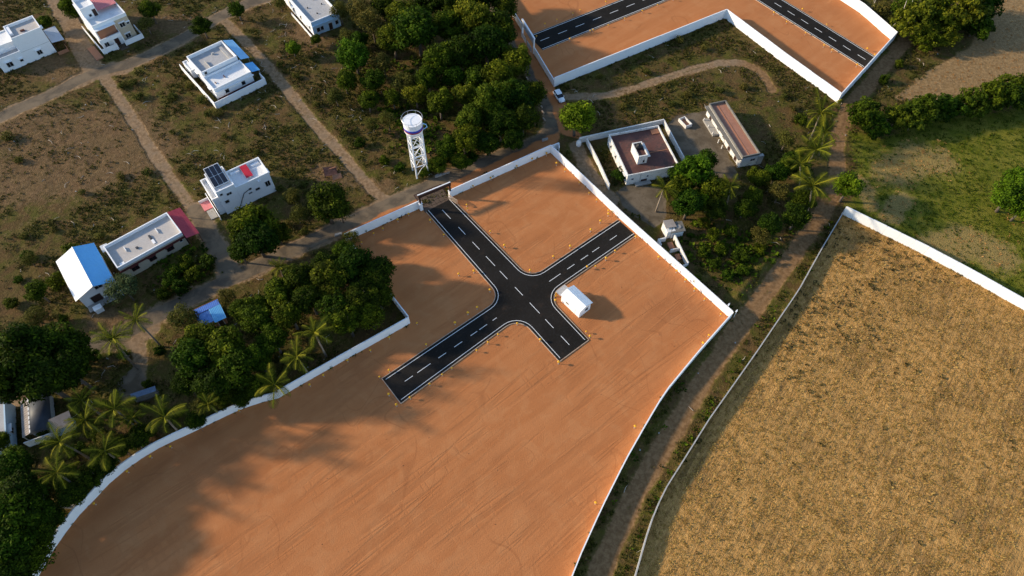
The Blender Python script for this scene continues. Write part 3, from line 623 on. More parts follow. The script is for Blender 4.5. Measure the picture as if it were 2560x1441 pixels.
# building F, beige with red metal roof
oF, aF_ = (-77.92, 76.7), 40.53
H = empty('house', (*oF, 0), R(aF_), 'long beige building with flat screed roof and maroon band', 'house')
block(H, 0, 13.6, 0, 6.9, 4.1, wm=BEIGE, rm=ROOFB, par_h=.75, cap=WHITE)
MB().box(-.1,13.7,-.22,-.01,2.55,2.95).build('maroon_band', MAROON, H)
for u in (2.6,6.3,10.1): win(H,'S',u,0,1.2,1.3,1.2,False,fm=MAROON); MB().box(u-.9,u+.9,-.4,-.01,2.45,2.55).build('sunshade', MAROON, H)
win(H,'S',12.7,0,1.9,.5,.5,False)
MB().box(3.0,3.15,3.4,4.6,3.4,3.75).build('roof_beam', WHITE, H); MB().box(9.9,10.05,3.6,5.0,3.4,3.75).build('roof_beam', WHITE, H)
MB().box(4.8,5.3,2.6,3.0,3.4,3.7).box(8.0,8.4,3.0,4.2,3.4,3.65).build('roof_clutter', DARKS, H); MB().box(.7,1.6,.6,1.3,3.4,3.6).box(8.0,8.5,1.6,2.8,3.4,3.55).build('white_slab', WHITE, H)
MB().ribs((13.75,-1.2,3.3),(13.75,7.7,3.3),(16.4,-1.3,2.9),(16.4,7.6,2.9),26).build('metal_roof', REDM, H)
posts(H, [(16.2,-1.0),(16.2,3),(16.2,7.4),(13.9,-1.0)], 2.9, RUST); MB().box(13.8,13.95,0,6.5,-.1,2.6).build('side_wall', DARKB, H)
# house G, white and blue gable roof
gz = 5.2; cG = crop(130,590,7.205); oG, aG_ = frame(cG(730,910), cG(365,210), gz)
H = empty('house', (*oG, 0), R(aG_), 'gable house with one white and one blue metal roof slope', 'house')
for nm, sgn, m_, wv in (('roof_slope', 1, WHITEM, 4.05), ('roof_slope', -1, BLUEM, 3.6)):
    MB().ribs((-.05,.0,gz),(11.8,.0,gz),(-.05,sgn*wv,3.7),(11.8,sgn*wv,3.7),34,.04).build(nm, m_, H)
MB().tube([(-.08,0,gz+.03),(11.82,0,gz+.03)], .09, 6).build('ridge_cap', WHITEM, H)
MB().add([(.7,-3.2,-.2),(.7,3.5,-.2),(.7,3.5,3.65),(.7,0,4.95),(.7,-3.2,3.6),(11.2,-3.2,-.2),(11.2,3.5,-.2),(11.2,3.5,3.65),(11.2,0,4.95),(11.2,-3.2,3.6)],
         [(0,1,2,3,4),(9,8,7,6,5),(1,6,7,2),(5,0,4,9),(2,7,8,3),(3,8,9,4),(0,5,6,1)]).build('wall', BLUEW if False else WHITE, H)
for v, z, a, b in ((-.6,3.3,1.3,.8),(-2.2,3.0,.9,.55),(-1.7,2.55,.5,.4)): win(H,'W',v,.7,z,a,b,False)
win(H,'W',1.0,.7,.05,1.9,2.0,False,True); win(H,'W',-1.6,.7,.05,1.8,1.9,False,True)
MB().box(-.9,.68,-3.2,3.4,-.1,.15).build('veranda_floor', CONC, H); MB().box(-1.0,-.2,-3.3,-3.15,-.1,1.0).build('rail_wall', BLUEW, H)
o = MB().box(-.55,.55,-.7,.7,.0,1.15).box(-.62,.62,-.77,.77,1.15,1.25).box(-.2,.2,-.2,.2,1.25,1.32).build('storage_bin', WHITEM); o.location = at(oG, aG_, -1.6, 1.7); o.rotation_euler.z = R(aG_); tag(o, 'white storage bin outside the blue and white roofed house', 'bin')
o = empty('canopy', at(oG, aG_, 10.6, -4.7), R(aG_), 'small white canopy behind the blue roof slope', 'canopy'); MB().ribs((-1.0,-.7,2.3),(1.0,-.7,2.3),(-1.0,.7,2.4),(1.0,.7,2.4),6).build('canopy_sheet', WHITEM, o); posts(o, [(-.9,-.6),(.9,-.6),(-.9,.6),(.9,.6)], 2.25, STEEL)
# blue hut H
cH = crop(470,730,14.41); oH, aH_ = frame(cH(1020,1080), cH(1380,910), 2.6)
H = empty('hut', (*oH, 0), R(aH_), 'small hut with deep blue sheet roof beside the trees', 'hut')
MB().box(-2.7,1.6,.4,4.5,-.2,2.2).build('wall', BRICK, H)
MB().ribs((-3,3.4,2.72),(1.9,3.4,2.72),(-3,4.9,2.5),(1.9,4.9,2.5),14).build('roof_sheet', BLUED, H); MB().ribs((-.35,0,2.45),(1.95,0,2.45),(-.35,3.3,2.78),(1.95,3.3,2.78),8).build('roof_sheet', BLUEM, H)
MB().ribs((-3,.6,2.3),(-.4,.6,2.3),(-3,3.35,2.6),(-.4,3.35,2.6),8).build('roof_sheet', mat('mid_blue_sheet', (.13,.28,.62), .5, .12, .8, (.25,.4,.65), .5), H); win(H,'S',.6,.4,.1,.9,1.9,False,True)
MB().tube([(-3.1,5.02,2.5),(1.95,5.02,2.5)], .06, 6).build('eave_pole', BRICK, H)
# sheds in the bottom left corner
oI, aI_ = (-82.9, 42.1), 24.0
H = empty('shed', (*oI, 0), R(aI_), 'dark rounded roof shed with sheet verandah, below the big dark tree', 'shed')
MB().box(.2,3.2,1.2,8.2,-.2,2.3).build('wall', GREYW, H)
q = MB(); n_ = 8; arc = [(1.8+1.75*math.cos(math.pi*i/n_), 2.2+1.0*math.sin(math.pi*i/n_)) for i in range(n_+1)]
q.add([(a,.9,b) for a, b in arc]+[(a,8.5,b) for a, b in arc], [(i+1,i,n_+1+i,n_+2+i) for i in range(n_)]+[tuple(range(n_+1)), tuple(range(2*n_+1,n_,-1))]); q.build('vault_roof', DARKS, H, True)
MB().ribs((-1.3,1.0,2.1),(-1.3,8.4,2.1),(.15,1.0,2.6),(.15,8.4,2.6),16).build('verandah_roof', ASBES, H)
for i in range(8): MB().box(.1,.3,1.1+i*.9,1.75+i*.9,2.58,2.68).build('ridge_tile', WHITE, H)
posts(H, [(-1.2,1.2),(-1.2,4.6),(-1.2,8.2)], 2.1, PALEB); MB().box(-1.3,3.6,.0,.16,-.2,1.9).build('yard_wall', OLDW, H)
H = empty('shed', at(oI, aI_, 3.5, -.2), R(aI_+6), 'small shed with grey brown sheet roof between palms', 'shed')
MB().box(.2,3.1,.2,2.0,-.2,2.2).build('wall', BLUEW, H); MB().ribs((-.1,-.1,2.3),(-.1,2.5,2.7),(3.5,-.1,2.3),(3.5,2.5,2.7),12).build('roof_sheet', ASBES, H)
H = empty('house', at(oI, aI_, -7.6, .6), R(aI_), 'pale house cut by the left edge beside the dark rounded shed', 'house')
block(H, 0, 4.4, 0, 8.6, 3.3, wm=BLUEW, rm=ROOFG, par_h=.2); win(H,'E',3,4.4,1.1); win(H,'S',2.8,0,1.1)
cS = G(357,994,2.0); H = empty('shed', (cS.x-1.9, cS.y-.6, 0), R(22), 'low shed with blue grey sheet roof above the curved wall', 'shed')
MB().ribs((0,.3,1.9),(4.3,.3,1.9),(0,1.3,2.1),(4.3,1.3,2.1),14).build('roof_sheet', mat('slate_blue_sheet', (.15,.20,.28), .55, .12, .8, (.1,.1,.1), .4), H); MB().box(.2,4.1,.4,1.2,-.2,1.85).build('wall', WCAP, H)
cS = G(170,1255,.5); o = MB().prism([(-1.2,-.9),(1.1,-1.1),(1.3,.9),(-1.0,1.1)], -.1, .5).build('concrete_slab', CONC); o.location = (cS.x, cS.y, 0); tag(o, 'grey concrete slab under the trees near the bottom left wall', 'slab')
# old house N
cN = crop(1430,290,7.207); oN, aN_ = frame(cN(1005,1080), cN(1980,890), 3.1)
H = empty('house', (*oN, 0), R(aN_), 'old white house with wide red brown roof and stair room', 'house')
block(H, 0, 12.0, 0, 12.9, 3.15, wm=OLDW, rm=REDR, par_h=.55)
block(H, 3.3, 5.5, 3.0, 7.2, 5.1, z0=2.5, wm=OLDW, rm=REDR, par_h=.35, name='stair_room')
MB().box(5.53,6.1,2.95,7.1,4.5,4.7).build('stair_eave', OLDW, H)
MB().box(6.0,11.8,5.6,5.75,2.6,2.72).build('roof_joint', BRICK, H)
win(H,'S',4.7,3.0,3.0,.45,.8,False)
win(H,'S',1.3,0,1.5,.5,.4,False); win(H,'S',4.8,0,1.6,.4,.4,False); win(H,'S',4.1,0,.0,1.5,1.0,False,True)
for v in (1.2,4.4,7.6,10.8): win(H,'W',v,0,1.0,.9,1.2,'old')
MB().box(3.05,3.2,-.06,0,0,3.0).build('drain_pipe', GREYW, H); MB().box(2.0,5.6,-1.0,-.02,-.1,.3).build('front_step', CONC, H)
MB().box(9.9,11.6,10.9,12.4,2.62,2.8).build('roof_debris', BRICK, H)
tank(at(oN, aN_, 4.35, 5.9, 4.78), .75, .95, BLACK, 'black water tank on the stair room of the red roofed house')
NX = xf(oN, aN_)
wall('yard_wall', 'weathered wall behind the red roofed old house', [NX(-6.2,15.0), NX(14.9,15.9)], 1.7, 3.0, OLDW, .2, world=True)
wall('yard_wall', 'weathered wall on the right of the red roofed old house', [NX(14.9,15.9), NX(14.9,3.0)], 1.6, 3.0, OLDW, .16, world=True)
wall('yard_wall', 'old white wall left of the red roofed house', [NX(-4.6,14.6), NX(-4.2,8), NX(-4.1,-.2)], 1.6, 3.0, OLDW, .2, world=True)
MB_ = MB().lathe([(.5,0),(.62,.3),(.62,1.0),(.45,1.5),(.1,1.6)], 10); o = MB_.build('gate_pillar', OLDW, None, True); o.location = (*NX(-6.6,14.2), 0); tag(o, 'rounded white gate pillar stub at the road bend', 'pillar')
# long old building O
cO = crop(1740,230,6.862); oO, aO_ = frame(cO(805,1120), cO(1095,1060), 3.4)
H = empty('house', (*oO, 0), R(aO_+.6), 'long narrow white building with terracotta roof beside the concrete yard', 'house')
block(H, 0, 4.2, 0, 17.8, 3.45, wm=OLDW, rm=TERRA, par_h=.55, cap=WCAP)
MB().box(-.95,-.06,-.05,17.9,2.62,2.78).build('sunshade', WCAP, H); MB().box(1.9,2.1,.2,17.5,2.93,3.0).build('roof_joint', BRICK, H)
for v, dr in ((2.2,True),(5.4,True),(8.6,False),(11.5,False),(15.6,True)): win(H,'W',v,0,.05 if dr else 1.0,1.0,1.9 if dr else 1.1,False,dr)
MB().box(-1.6,-.06,10.6,16.2,-.1,.45).build('veranda_floor', CONC, H); posts(H, [(-1.5,11),(-1.5,13.4),(-1.5,15.8),(-1.2,6.5),(-1.2,8.4)], 1.1, OLDW, 'post', .1)
win(H,'S',2.9,0,1.5,1.1,.6,False); MB().box(4.25,5.4,-.2,.5,-.1,2.6).build('side_stub', GREYW, H)
# broken structure P by the wall
cP = crop(1620,530,9.61); oP, aP_ = frame(cP(480,510), cP(905,420), 2.3)
H = empty('ruin', (*oP, 0), R(aP_), 'small roofless broken structure with slab by the east wall', 'ruin')
MB().box(.1,1.9,.3,3.0,-.2,2.1).build('room', OLDW, H); MB().sheet([(0,1.2,2.5),(2.4,1.1,2.35),(2.3,3.1,2.4),(.1,3.2,2.55)], .14).build('roof_slab', ASBES, H)
MB().sheet([(.6,-.1,2.1),(4.0,-.1,1.95),(4.2,2.5,2.0),(2.4,2.6,2.15)], .16).build('fallen_slab', WCAP, H); MB().box(1.0,3.7,.1,2.2,-.2,1.8).build('pier', OLDW, H)
MB().lathe([(.55,2.05),(.55,2.12),(.4,2.14)], 14, (2.9,1.2)).build('manhole_ring', CONC, H)
MB().box(1.5,1.72,-7.6,-.15,-.2,1.5).box(.6,1.5,-7.7,-7.5,-.2,1.0).box(-.5,1.5,-3.5,-3.25,-.2,1.1).build('broken_wall', OLDW, H)
MB().box(-2.1,-1.85,-1.8,-.2,-.2,1.3).box(-1.85,-.3,-.4,-.15,-.2,1.2).build('broken_wall', OLDW, H)
MB().box(-.2,.9,-2.6,-1.0,-.1,.35).build('rubble', BRICK, H); MB().box(.2,1.2,-5.6,-4.2,-.1,.3).build('rubble', BRICK, H)
# site office
oQ, aQ_ = (13.05, 67.75), 40.71
H = empty('site_office', (*oQ, 0), R(aQ_), 'white gable site office cabin beside the black crossroads', 'cabin')
MB().add([(0,0,-.1),(3.0,0,-.1),(3.0,5.1,-.1),(0,5.1,-.1),(0,0,2.2),(3.0,0,2.2),(3.0,5.1,2.2),(0,5.1,2.2),(1.5,0,2.78),(1.5,5.1,2.78)],
         [(3,2,1,0),(0,1,5,8,4),(2,3,7,9,6),(1,2,6,5),(3,0,4,7),(4,8,9,7),(8,5,6,9)]).build('wall', WHITEM, H)
MB().ribs((1.5,-.15,2.9),(1.5,5.25,2.9),(-.2,-.15,2.25),(-.2,5.25,2.25),18,.03).build('roof_slope', WHITEM, H); MB().ribs((1.5,-.15,2.9),(1.5,5.25,2.9),(3.4,-.15,2.2),(3.4,5.25,2.2),18,.03).build('roof_slope', WHITEM, H)
win(H,'S',1.9,0,.9,.7,.8,False); win(H,'W',3.4,0,1.1,.5,.4,False); MB().box(-.05,0,1.2,2.0,.05,1.95).build('door_leaf', WHITEM, H)
MB().sheet([(-.25,5.15,2.05),(2.2,5.15,2.1),(2.25,6.65,1.95),(-.2,6.6,1.9)], .08).build('annex_roof', ROOFG, H); posts(H, [(-.1,6.5),(2.1,6.5)], 1.9, YELLOW)
# water tower
wt = empty('water_tower', (-20.6, 105.8, 0), R(-15), 'white water tower with blue and red bands on lattice legs', 'water tower')
leg = [(1.75*math.cos(R(a)), 1.75*math.sin(R(a))) for a in (-95,-5,85,175)]
for a, b in leg: MB().tube([(a*1.12,b*1.12,-.3),(a,b,12.6)], [.2,.16], 8).build('leg', WHITE, wt)
for z in (3.4,6.4,9.4,12.3):
    k = 1.12-.12*z/12.6
    for i in range(4): a, b = leg[i], leg[(i+1) % 4]; MB().tube([(a[0]*k,a[1]*k,z),(b[0]*k,b[1]*k,z)], .12, 6).build('ring_beam', WHITE, wt)
for z in (.6,3.4,6.4,9.4):
    k = 1.12-.12*z/12.6; k2 = 1.12-.12*(z+2.9)/12.6
    for i in range(4):
        a, b = leg[i], leg[(i+1) % 4]
        MB().tube([(a[0]*k,a[1]*k,z),((a[0]+b[0])/2*k2*.98,(a[1]+b[1])/2*k2*.98,z+1.9),(b[0]*k2,b[1]*k2,z+2.9)], .07, 5).build('brace', WHITE, wt)
        if z in (3.4, 9.4): MB().tube([(b[0]*k,b[1]*k,z),((a[0]+b[0])/2*k2,(a[1]+b[1])/2*k2,z+1.7),(a[0]*k2,a[1]*k2,z+2.9)], .07, 5).build('brace', WHITE, wt)
MB().lathe([(1.5,12.55),(1.85,12.7),(2.0,13.1),(2.0,15.5),(2.06,15.5),(2.06,15.64),(1.9,15.64),(1.88,15.6),(.3,15.63)], 28).build('tank', WHITE, wt)
MB().lathe([(2.02,13.75),(2.02,14.35)], 28).build('blue_band', BLUEP, wt, True); MB().lathe([(2.025,13.5),(2.025,13.8)], 28).build('red_band', REDP, wt, True)
MB().tube([(2.22*math.cos(R(a)),2.22*math.sin(R(a)),16.35) for a in range(0,361,15)], .04, 5).build('top_rail', STEEL, wt)
for a in range(0,360,45): MB().tube([(2.1*math.cos(R(a)),2.1*math.sin(R(a)),15.5),(2.22*math.cos(R(a)),2.22*math.sin(R(a)),16.35)], .03, 5).build('rail_post', STEEL, wt)
MB().tube([(2.0,.4,14.9),(2.75,.5,14.7),(2.85,.5,14.0),(2.3,.5,13.5),(2.0,.4,13.3)], .11, 6).build('overflow_pipe', BLUET, wt)
MB().tube([(1.2,1.4,-.2),(1.2,1.4,12.6)], .09, 6).build('riser_pipe', WHITE, wt)
# main entrance arch
oT, aT_ = (-19.65, 94.95), 29.18
ga = empty('entrance_arch', (*oT, 0), R(aT_), 'dark brown entrance arch where the black road meets the village road', 'arch')
for u in (0, 7.1):
    MB().box(u-.18,u+.18,-.18,.18,1.9,4.7).build('arch_post', DARKB, ga); MB().box(u-.32,u+.32,-.32,.32,-.2,2.1).box(u-.38,u+.38,-.38,.38,2.1,2.22).build('pillar', WHITE, ga)
MB().box(-.3,7.4,-.24,.24,4.0,4.7).build('beam', DARKB, ga); MB().box(-.32,7.42,.02,.27,4.7,4.76).build('beam_cap', WHITE, ga)
gl = empty('gate_leaf', at(oT, aT_, 6.5, -.2), R(aT_-68), 'open cream gate leaf by the right pillar of the entrance arch', 'gate')
MB().box(0,2.6,-.04,.04,.15,.25).box(0,2.6,-.04,.04,1.5,1.6).box(0,.08,-.04,.04,.25,1.5).box(2.52,2.6,-.04,.04,.25,1.5).build('frame', KERB, gl)
for i in range(7): MB().box(.3+i*.31,.42+i*.31,-.025,.025,.25,1.5).build('bar', KERB, gl)
ap = MB().prism([xf(oT, aT_)(u, v) for u, v in ((.35,-1.2),(6.75,-1.2),(6.9,4.6),(.2,4.6))], -.2, .05).build('entrance_apron', DARKB); tag(ap, 'paved apron under the entrance arch', None, None, 'structure')
tm = MB().box(-.5,.5,-.5,.5,0,.04).mesh('paving_tile', PAVER)
for i in range(6):
    for j in range(5):
        q = at(oT, aT_, .93+i*1.04, -.65+j*1.12, .05); put('paving_tile', tm, ap, q, R(aT_), (.97, 1.03, 1+.3*random.random()))
# upper gate
gu0 = G(1306,88); gu1 = G(1334,134); d_ = gu1-gu0; au = math.atan2(d_.y, d_.x); Lg = d_.length
ga = empty('entrance_arch', gu0, au, 'tall white gate frame with name board at the upper plot entrance', 'arch')
for u in (0, Lg): MB().box(u-.18,u+.18,-.18,.18,-.2,4.5).build('arch_post', WHITE, ga)
MB().box(-.3,Lg+.3,-.2,.2,4.3,4.75).build('beam', WHITE, ga); MB().box(.25,Lg-.25,-.05,.05,2.7,4.28).build('name_board', GREYM, ga)
MB().box(.4,Lg*.45,-.5,-.42,.1,1.5).box(Lg*.55,Lg-.4,-.5,-.42,.1,1.5).build('gate_leaf', GREYM, ga)
# car
ca = G(1391,236); cb = G(1404,256); aC = math.atan2(cb.y-ca.y, cb.x-ca.x); mid = G(1397.5,246)
car = empty('parked_car', mid, aC, 'white hatchback car parked by the corner of the upper wall', 'car')
prof = [(-2.05,.45,.55,.70),(-2.0,.35,.85,.78),(-1.75,.25,1.0,.82),(-.9,.25,1.02,.83),(.3,.25,1.0,.83),(1.1,.25,.92,.82),(1.8,.28,.80,.78),(2.08,.38,.62,.66)]
q = MB()
for x_, z0_, z1_, wd in prof: q.v += [(x_,-wd,z0_+.12),(x_,-wd+.12,z0_),(x_,wd-.12,z0_),(x_,wd,z0_+.12),(x_,wd,z1_-.18),(x_,wd-.14,z1_),(x_,-wd+.14,z1_),(x_,-wd,z1_-.18)]
for i in range(len(prof)-1):
    for k in range(8): q.f.append((i*8+k, i*8+(k+1) % 8, i*8+8+(k+1) % 8, i*8+8+k))
q.f.append(tuple(range(7,-1,-1))); q.f.append(tuple(range((len(prof)-1)*8, len(prof)*8))); q.build('body', CARW, car, True)
MB().add([(-1.85,-.74,.98),(.95,-.74,.95),(.95,.74,.95),(-1.85,.74,.98),(-1.45,-.62,1.47),(.2,-.62,1.48),(.2,.62,1.48),(-1.45,.62,1.47)],
         [(0,1,5,4),(1,2,6,5),(2,3,7,6),(3,0,4,7),(4,5,6,7)]).build('window_glass', GLASS, car)
MB().box(-1.5,.25,-.66,.66,1.46,1.53).build('roof', CARW, car); MB().box(-.55,-.45,-.76,.76,.96,1.46).build('door_pillar', CARW, car)
for x_ in (-1.28,1.3):
    for s_ in (-1,1):
        wh = put('wheel', MB().tube([(0,-.1,0),(0,.1,0)], .3, 14).mesh('tyre', RUBBER), car, (x_,s_*.74,.3)); MB().tube([(0,s_*.09,0),(0,s_*.12,0)], .17, 10).build('rim', STEEL, wh)
for s_ in (-1,1): MB().box(2.0,2.07,s_*.5-.13,s_*.5+.13,.55,.7).build('headlight', GLASS, car); MB().box(-2.06,-1.98,s_*.6-.1,s_*.6+.1,.65,.85).build('tail_light', REDP, car); MB().box(.75,.9,s_*.86-.1,s_*.86+.1,.98,1.1).build('mirror', CARW, car)
# trough, rusty shed, small road things
cT = G(1712,310); H = empty('water_trough', cT, R(-62), 'open white concrete trough by the concrete yard', 'trough')
MB().box(-1.5,1.5,-.9,-.75,-.1,.9).box(-1.5,1.5,.75,.9,-.1,.8).box(-1.5,-1.35,-.75,.75,-.1,.8).box(1.35,1.5,-.75,.75,-.1,.85).build('rim_wall', OLDW, H); MB().box(-1.35,1.35,-.75,.75,-.1,.15).build('basin_floor', BRICK, H)
cT = G(835,440); H = empty('collapsed_shed', cT, R(24), 'collapsed rusty sheet shed beside the lane near the big round tree', 'shed')
MB().sheet([(-2,-.2,.9),(.8,-.4,.5),(1.2,1.6,1.0),(-1.6,1.9,1.6)], .05).build('roof_sheet', RUST, H); MB().sheet([(-.6,-1.7,.5),(1.5,-1.4,.2),(1.6,-.2,.5),(-.4,-.5,.9)], .05).build('roof_sheet', BRICK, H)
MB().box(-1.9,1.0,1.2,1.4,-.1,1.2).build('wall', BRICK, H); MB().tube([(-2,-.3,-.1),(-2,-.3,1.0)], .06, 5).build('post', BARK, H); MB().tube([(-1.7,2.0,-.1),(-1.7,2.0,1.7)], .06, 5).build('post', BARK, H)
for (x_, y_, lb) in ((1096,441,'pale roadside stone bench opposite the entrance arch'),(1108,437,'long pale concrete pole lying opposite the entrance arch'),(846,588,'white painted roadside stone near the end of the front wall'),(1362,351,'pale stone heap at the road bend below the car'),(1292,348,'pale broken stone at the road edge left of the bend')):
    g_ = G(x_, y_); o = MB().prism([(-.8,-.22),(.7,-.3),(.85,.2),(-.6,.3)], -.1, .42).build('roadside_stone', CONC); o.location = g_; o.rotation_euler.z = R(24); tag(o, lb, 'stone')
    if 'pole' in lb: o.scale = (2.0, .6, .5)
kp = G(1341,190)
km = MB().prism([(-.5,-.12),(.5,-.12),(.5,.12),(-.5,.12)], -.1, .35).mesh('kerb_stone', KERB)
for i, (x_, y_) in enumerate(((1318,198),(1326,213),(1334,228),(1345,250),(1353,268),(1357,282),(1360,300))):
    g_ = G(x_, y_); o = put('kerb_stone', km, None, g_, R(118)); tag(o, ['first','second','third','fourth','fifth','sixth','seventh'][i]+' white kerb stone from the top along the shaded tarmac bend', 'kerb stone', 'white kerb stones at the bend')

for i, (x_, y_) in enumerate(((1815,778),(1834,794))):
    o = empty('lamp_post', G(x_, y_), R(-130), ['thin white lamp post just outside the east wall end', 'thin white lamp post at the right corner of the orange plot'][i], 'lamp post')
    MB().tube([(0,0,-.2),(0,0,2.9),(.12,0,3.1),(.5,0,3.15)], .045, 6).build('pole', WHITE, o); MB().box(.35,.85,-.13,.13,3.1,3.2).build('lamp_head', WHITE, o)
o = empty('utility_pole', G(346,925), R(30), 'dark wooden utility pole standing by the footpath near the palms', 'pole'); MB().tube([(0,0,-.3),(0,0,5.6)], [.12,.08], 7).build('pole', BARK, o); MB().box(-.7,.7,-.05,.05,5.0,5.12).build('cross_arm', BARK, o)
# ------------------------------------------------------------------ plants
def leaf_quads(c, nrm, size, asp, r):
    n = len(c); rnd = r.normal(size=(n, 3)); a = np.cross(nrm, rnd); a /= np.linalg.norm(a, axis=1, keepdims=True)+1e-9; b = np.cross(nrm, a)
    s_ = size[:, None]; A = a*s_*asp; B = b*s_
    return np.stack([c-B, c+A*.9-B*.15, c+B, c-A*.9+B*.1], 1)
def crown(seed, n_clump, per, leaf, rad=(1,1,.8), spread=.72, cl=.30, sparse=0.0, flat=.0):
    r = np.random.default_rng(seed); d_ = r.normal(size=(n_clump, 3)); d_ /= np.linalg.norm(d_, axis=1, keepdims=True)
    lobes = r.normal(size=(5, 3)); lobes /= np.linalg.norm(lobes, axis=1, keepdims=True)
    bulge = 1+.22*np.max(np.clip(d_@lobes.T, 0, 1)**4, axis=1)-.10
    rr = spread*r.uniform(.25, 1, n_clump)**.45*bulge; c = d_*rr[:, None]*np.array(rad); c[:, 2] = np.where(c[:, 2] < -.35*rad[2], c[:, 2]*.5, c[:, 2])
    Q, T = [], []
    for i in range(n_clump):
        k = max(6, int(per*r.uniform(.6, 1.3))); dd = r.normal(size=(k, 3)); dd[:, 2] += .25; dd /= np.linalg.norm(dd, axis=1, keepdims=True)
        rc = cl*r.uniform(.65, 1.25); pos = c[i]+dd*(rc*r.uniform(.55+.0*sparse, 1.05, k)**(1-sparse*.5))[:, None]*np.array([1, 1, .8])
        nr = dd*.7+np.array([0, 0, .45])+r.normal(size=(k, 3))*.45; nr /= np.linalg.norm(nr, axis=1, keepdims=True)
        Q.append(leaf_quads(pos, nr, leaf*r.uniform(.6, 1.35, k), .55, r)); T.append(np.clip(r.uniform(.1, .55)+r.normal(0, .18, k)+.22*dd[:, 2], 0, 1))  # upward leaves get a lighter tint: sunlit clump tops painted into the leaf colour
    Q = np.concatenate(Q); T = np.repeat(np.concatenate(T), 4)
    return Q.reshape(-1, 3), np.arange(len(Q)*4).reshape(-1, 4), T, c
def tree_proto(seed, m, n_clump, per, leaf, ht=1.25, tr=.07, **kw):
    """crown of radius about 1 centred at height ht; trunk with limbs"""
    v, f, tn, c = crown(seed, n_clump, per, leaf, **kw); v = v+np.array([0, 0, ht])
    cm = np_mesh('crown', v, f, m, False, {'tint': ('FLOAT', tn)})
    r = random.Random(seed); tb = MB(); top = (r.uniform(-.1,.1), r.uniform(-.1,.1), ht*.55)
    tb.tube([(0,0,-.1),(top[0]*.4,top[1]*.4,ht*.3),top], [tr*1.25, tr, tr*.8], 7)
    sel = sorted(range(len(c)), key=lambda i: -np.hypot(c[i][0], c[i][1]))[::max(1, len(c)//8)][:8]
    for i in sel:
        e = Vector(c[i])+Vector((0,0,ht)); mdl = Vector(top).lerp(e, .5)+Vector((r.uniform(-.06,.06), r.uniform(-.06,.06), .05)); tb.tube([top, mdl, e], [tr*.55, tr*.35, tr*.12], 5)
    return cm, tb.mesh('trunk', BARK, True)
PROTO = {k: [] for k in 'dmlofgbsh'}
for i in range(4): PROTO['h'].append(tree_proto(260+i, LEAFM['g' if i % 2 else 'm'], 54, 80, .075, ht=.78, tr=.05, cl=.25, spread=.85, rad=(1.1,1.1,.8)))
for i in range(3): PROTO['s'].append(tree_proto(240+i, LEAFM['o'], 16, 34, .12, ht=.5, tr=.035, cl=.42, sparse=.9, rad=(1,1,.6)))
for i in range(4): PROTO['d'].append(tree_proto(100+i, LEAFM['d'], 66, 150, .062))
for i in range(4): PROTO['m'].append(tree_proto(120+i, LEAFM['m'], 60, 145, .064))
for i in range(3): PROTO['l'].append(tree_proto(140+i, LEAFM['l'], 46, 140, .068))
for i in range(3): PROTO['o'].append(tree_proto(160+i, LEAFM['o'], 40, 70, .055, sparse=.8, tr=.05, cl=.34))
for i in range(2): PROTO['f'].append(tree_proto(180+i, LEAFM['f'], 40, 90, .050, sparse=.7, tr=.045, cl=.30))
for i in range(3): PROTO['g'].append(tree_proto(190+i, LEAFM['g'], 52, 125, .062, ht=1.3))
for i in range(4): PROTO['b'].append(tree_proto(210+i, LEAFM['m' if i % 2 else 'd'], 26, 90, .095, ht=.62, tr=.05, cl=.36, rad=(1,1,.75)))
KIND = {'d': ('dense dark green tree', 'broad_tree', 'tree'), 'm': ('leafy green tree', 'broad_tree', 'tree'), 'l': ('bright lime green tree', 'lime_tree', 'tree'), 'o': ('thin olive tree', 'thorn_tree', 'tree'),
        'f': ('feathery grey green tree', 'feathery_tree', 'tree'), 'g': ('golden green tree', 'broad_tree', 'tree'), 'b': ('low green bush', 'bush', 'bush'), 's': ('straggly olive shrub', 'shrub', 'bush'), 'h': ('tall leafy hedge shrub', 'hedge_shrub', 'bush'), 'p': ('coconut palm', 'palm_tree', 'palm')}
LAND = {'the white water tower': (1040,360), 'the parked white car': (1397,246), 'the solar panel house': (590,465), 'the beige building': (365,610), 'the blue and white roofed house': (215,680), 'the blue roofed hut': (530,785),
        'the dark rounded shed': (80,1050), 'the red roofed old house': (1610,380), 'the terracotta roofed building': (1840,330), 'the entrance arch': (1090,490), 'the pink roofed house': (270,70), 'the house with blue tarpaulins': (560,190),
        'the pale blue fronted house': (780,50), 'the left edge house': (75,110), 'the broken ruin': (1685,600), 'the upper gate': (1320,95), 'the straw field corner': (2105,530), 'the upper plot right corner': (2235,100), 'the curved wall end': (190,1290),
        'the short west wall corner': (1024,806), 'the green field': (2400,420), 'the lane junction': (240,190), 'the farm track bend': (2092,390), 'the low blue grey shed': (357,994), 'the shed with grey brown sheet roof': (150,1065)}
PLANTS = []; rq = random.Random(3)
def plant(kind, px, py, rp, zf=1.2, var=None): PLANTS.append((kind, px, py, rp, zf, var))
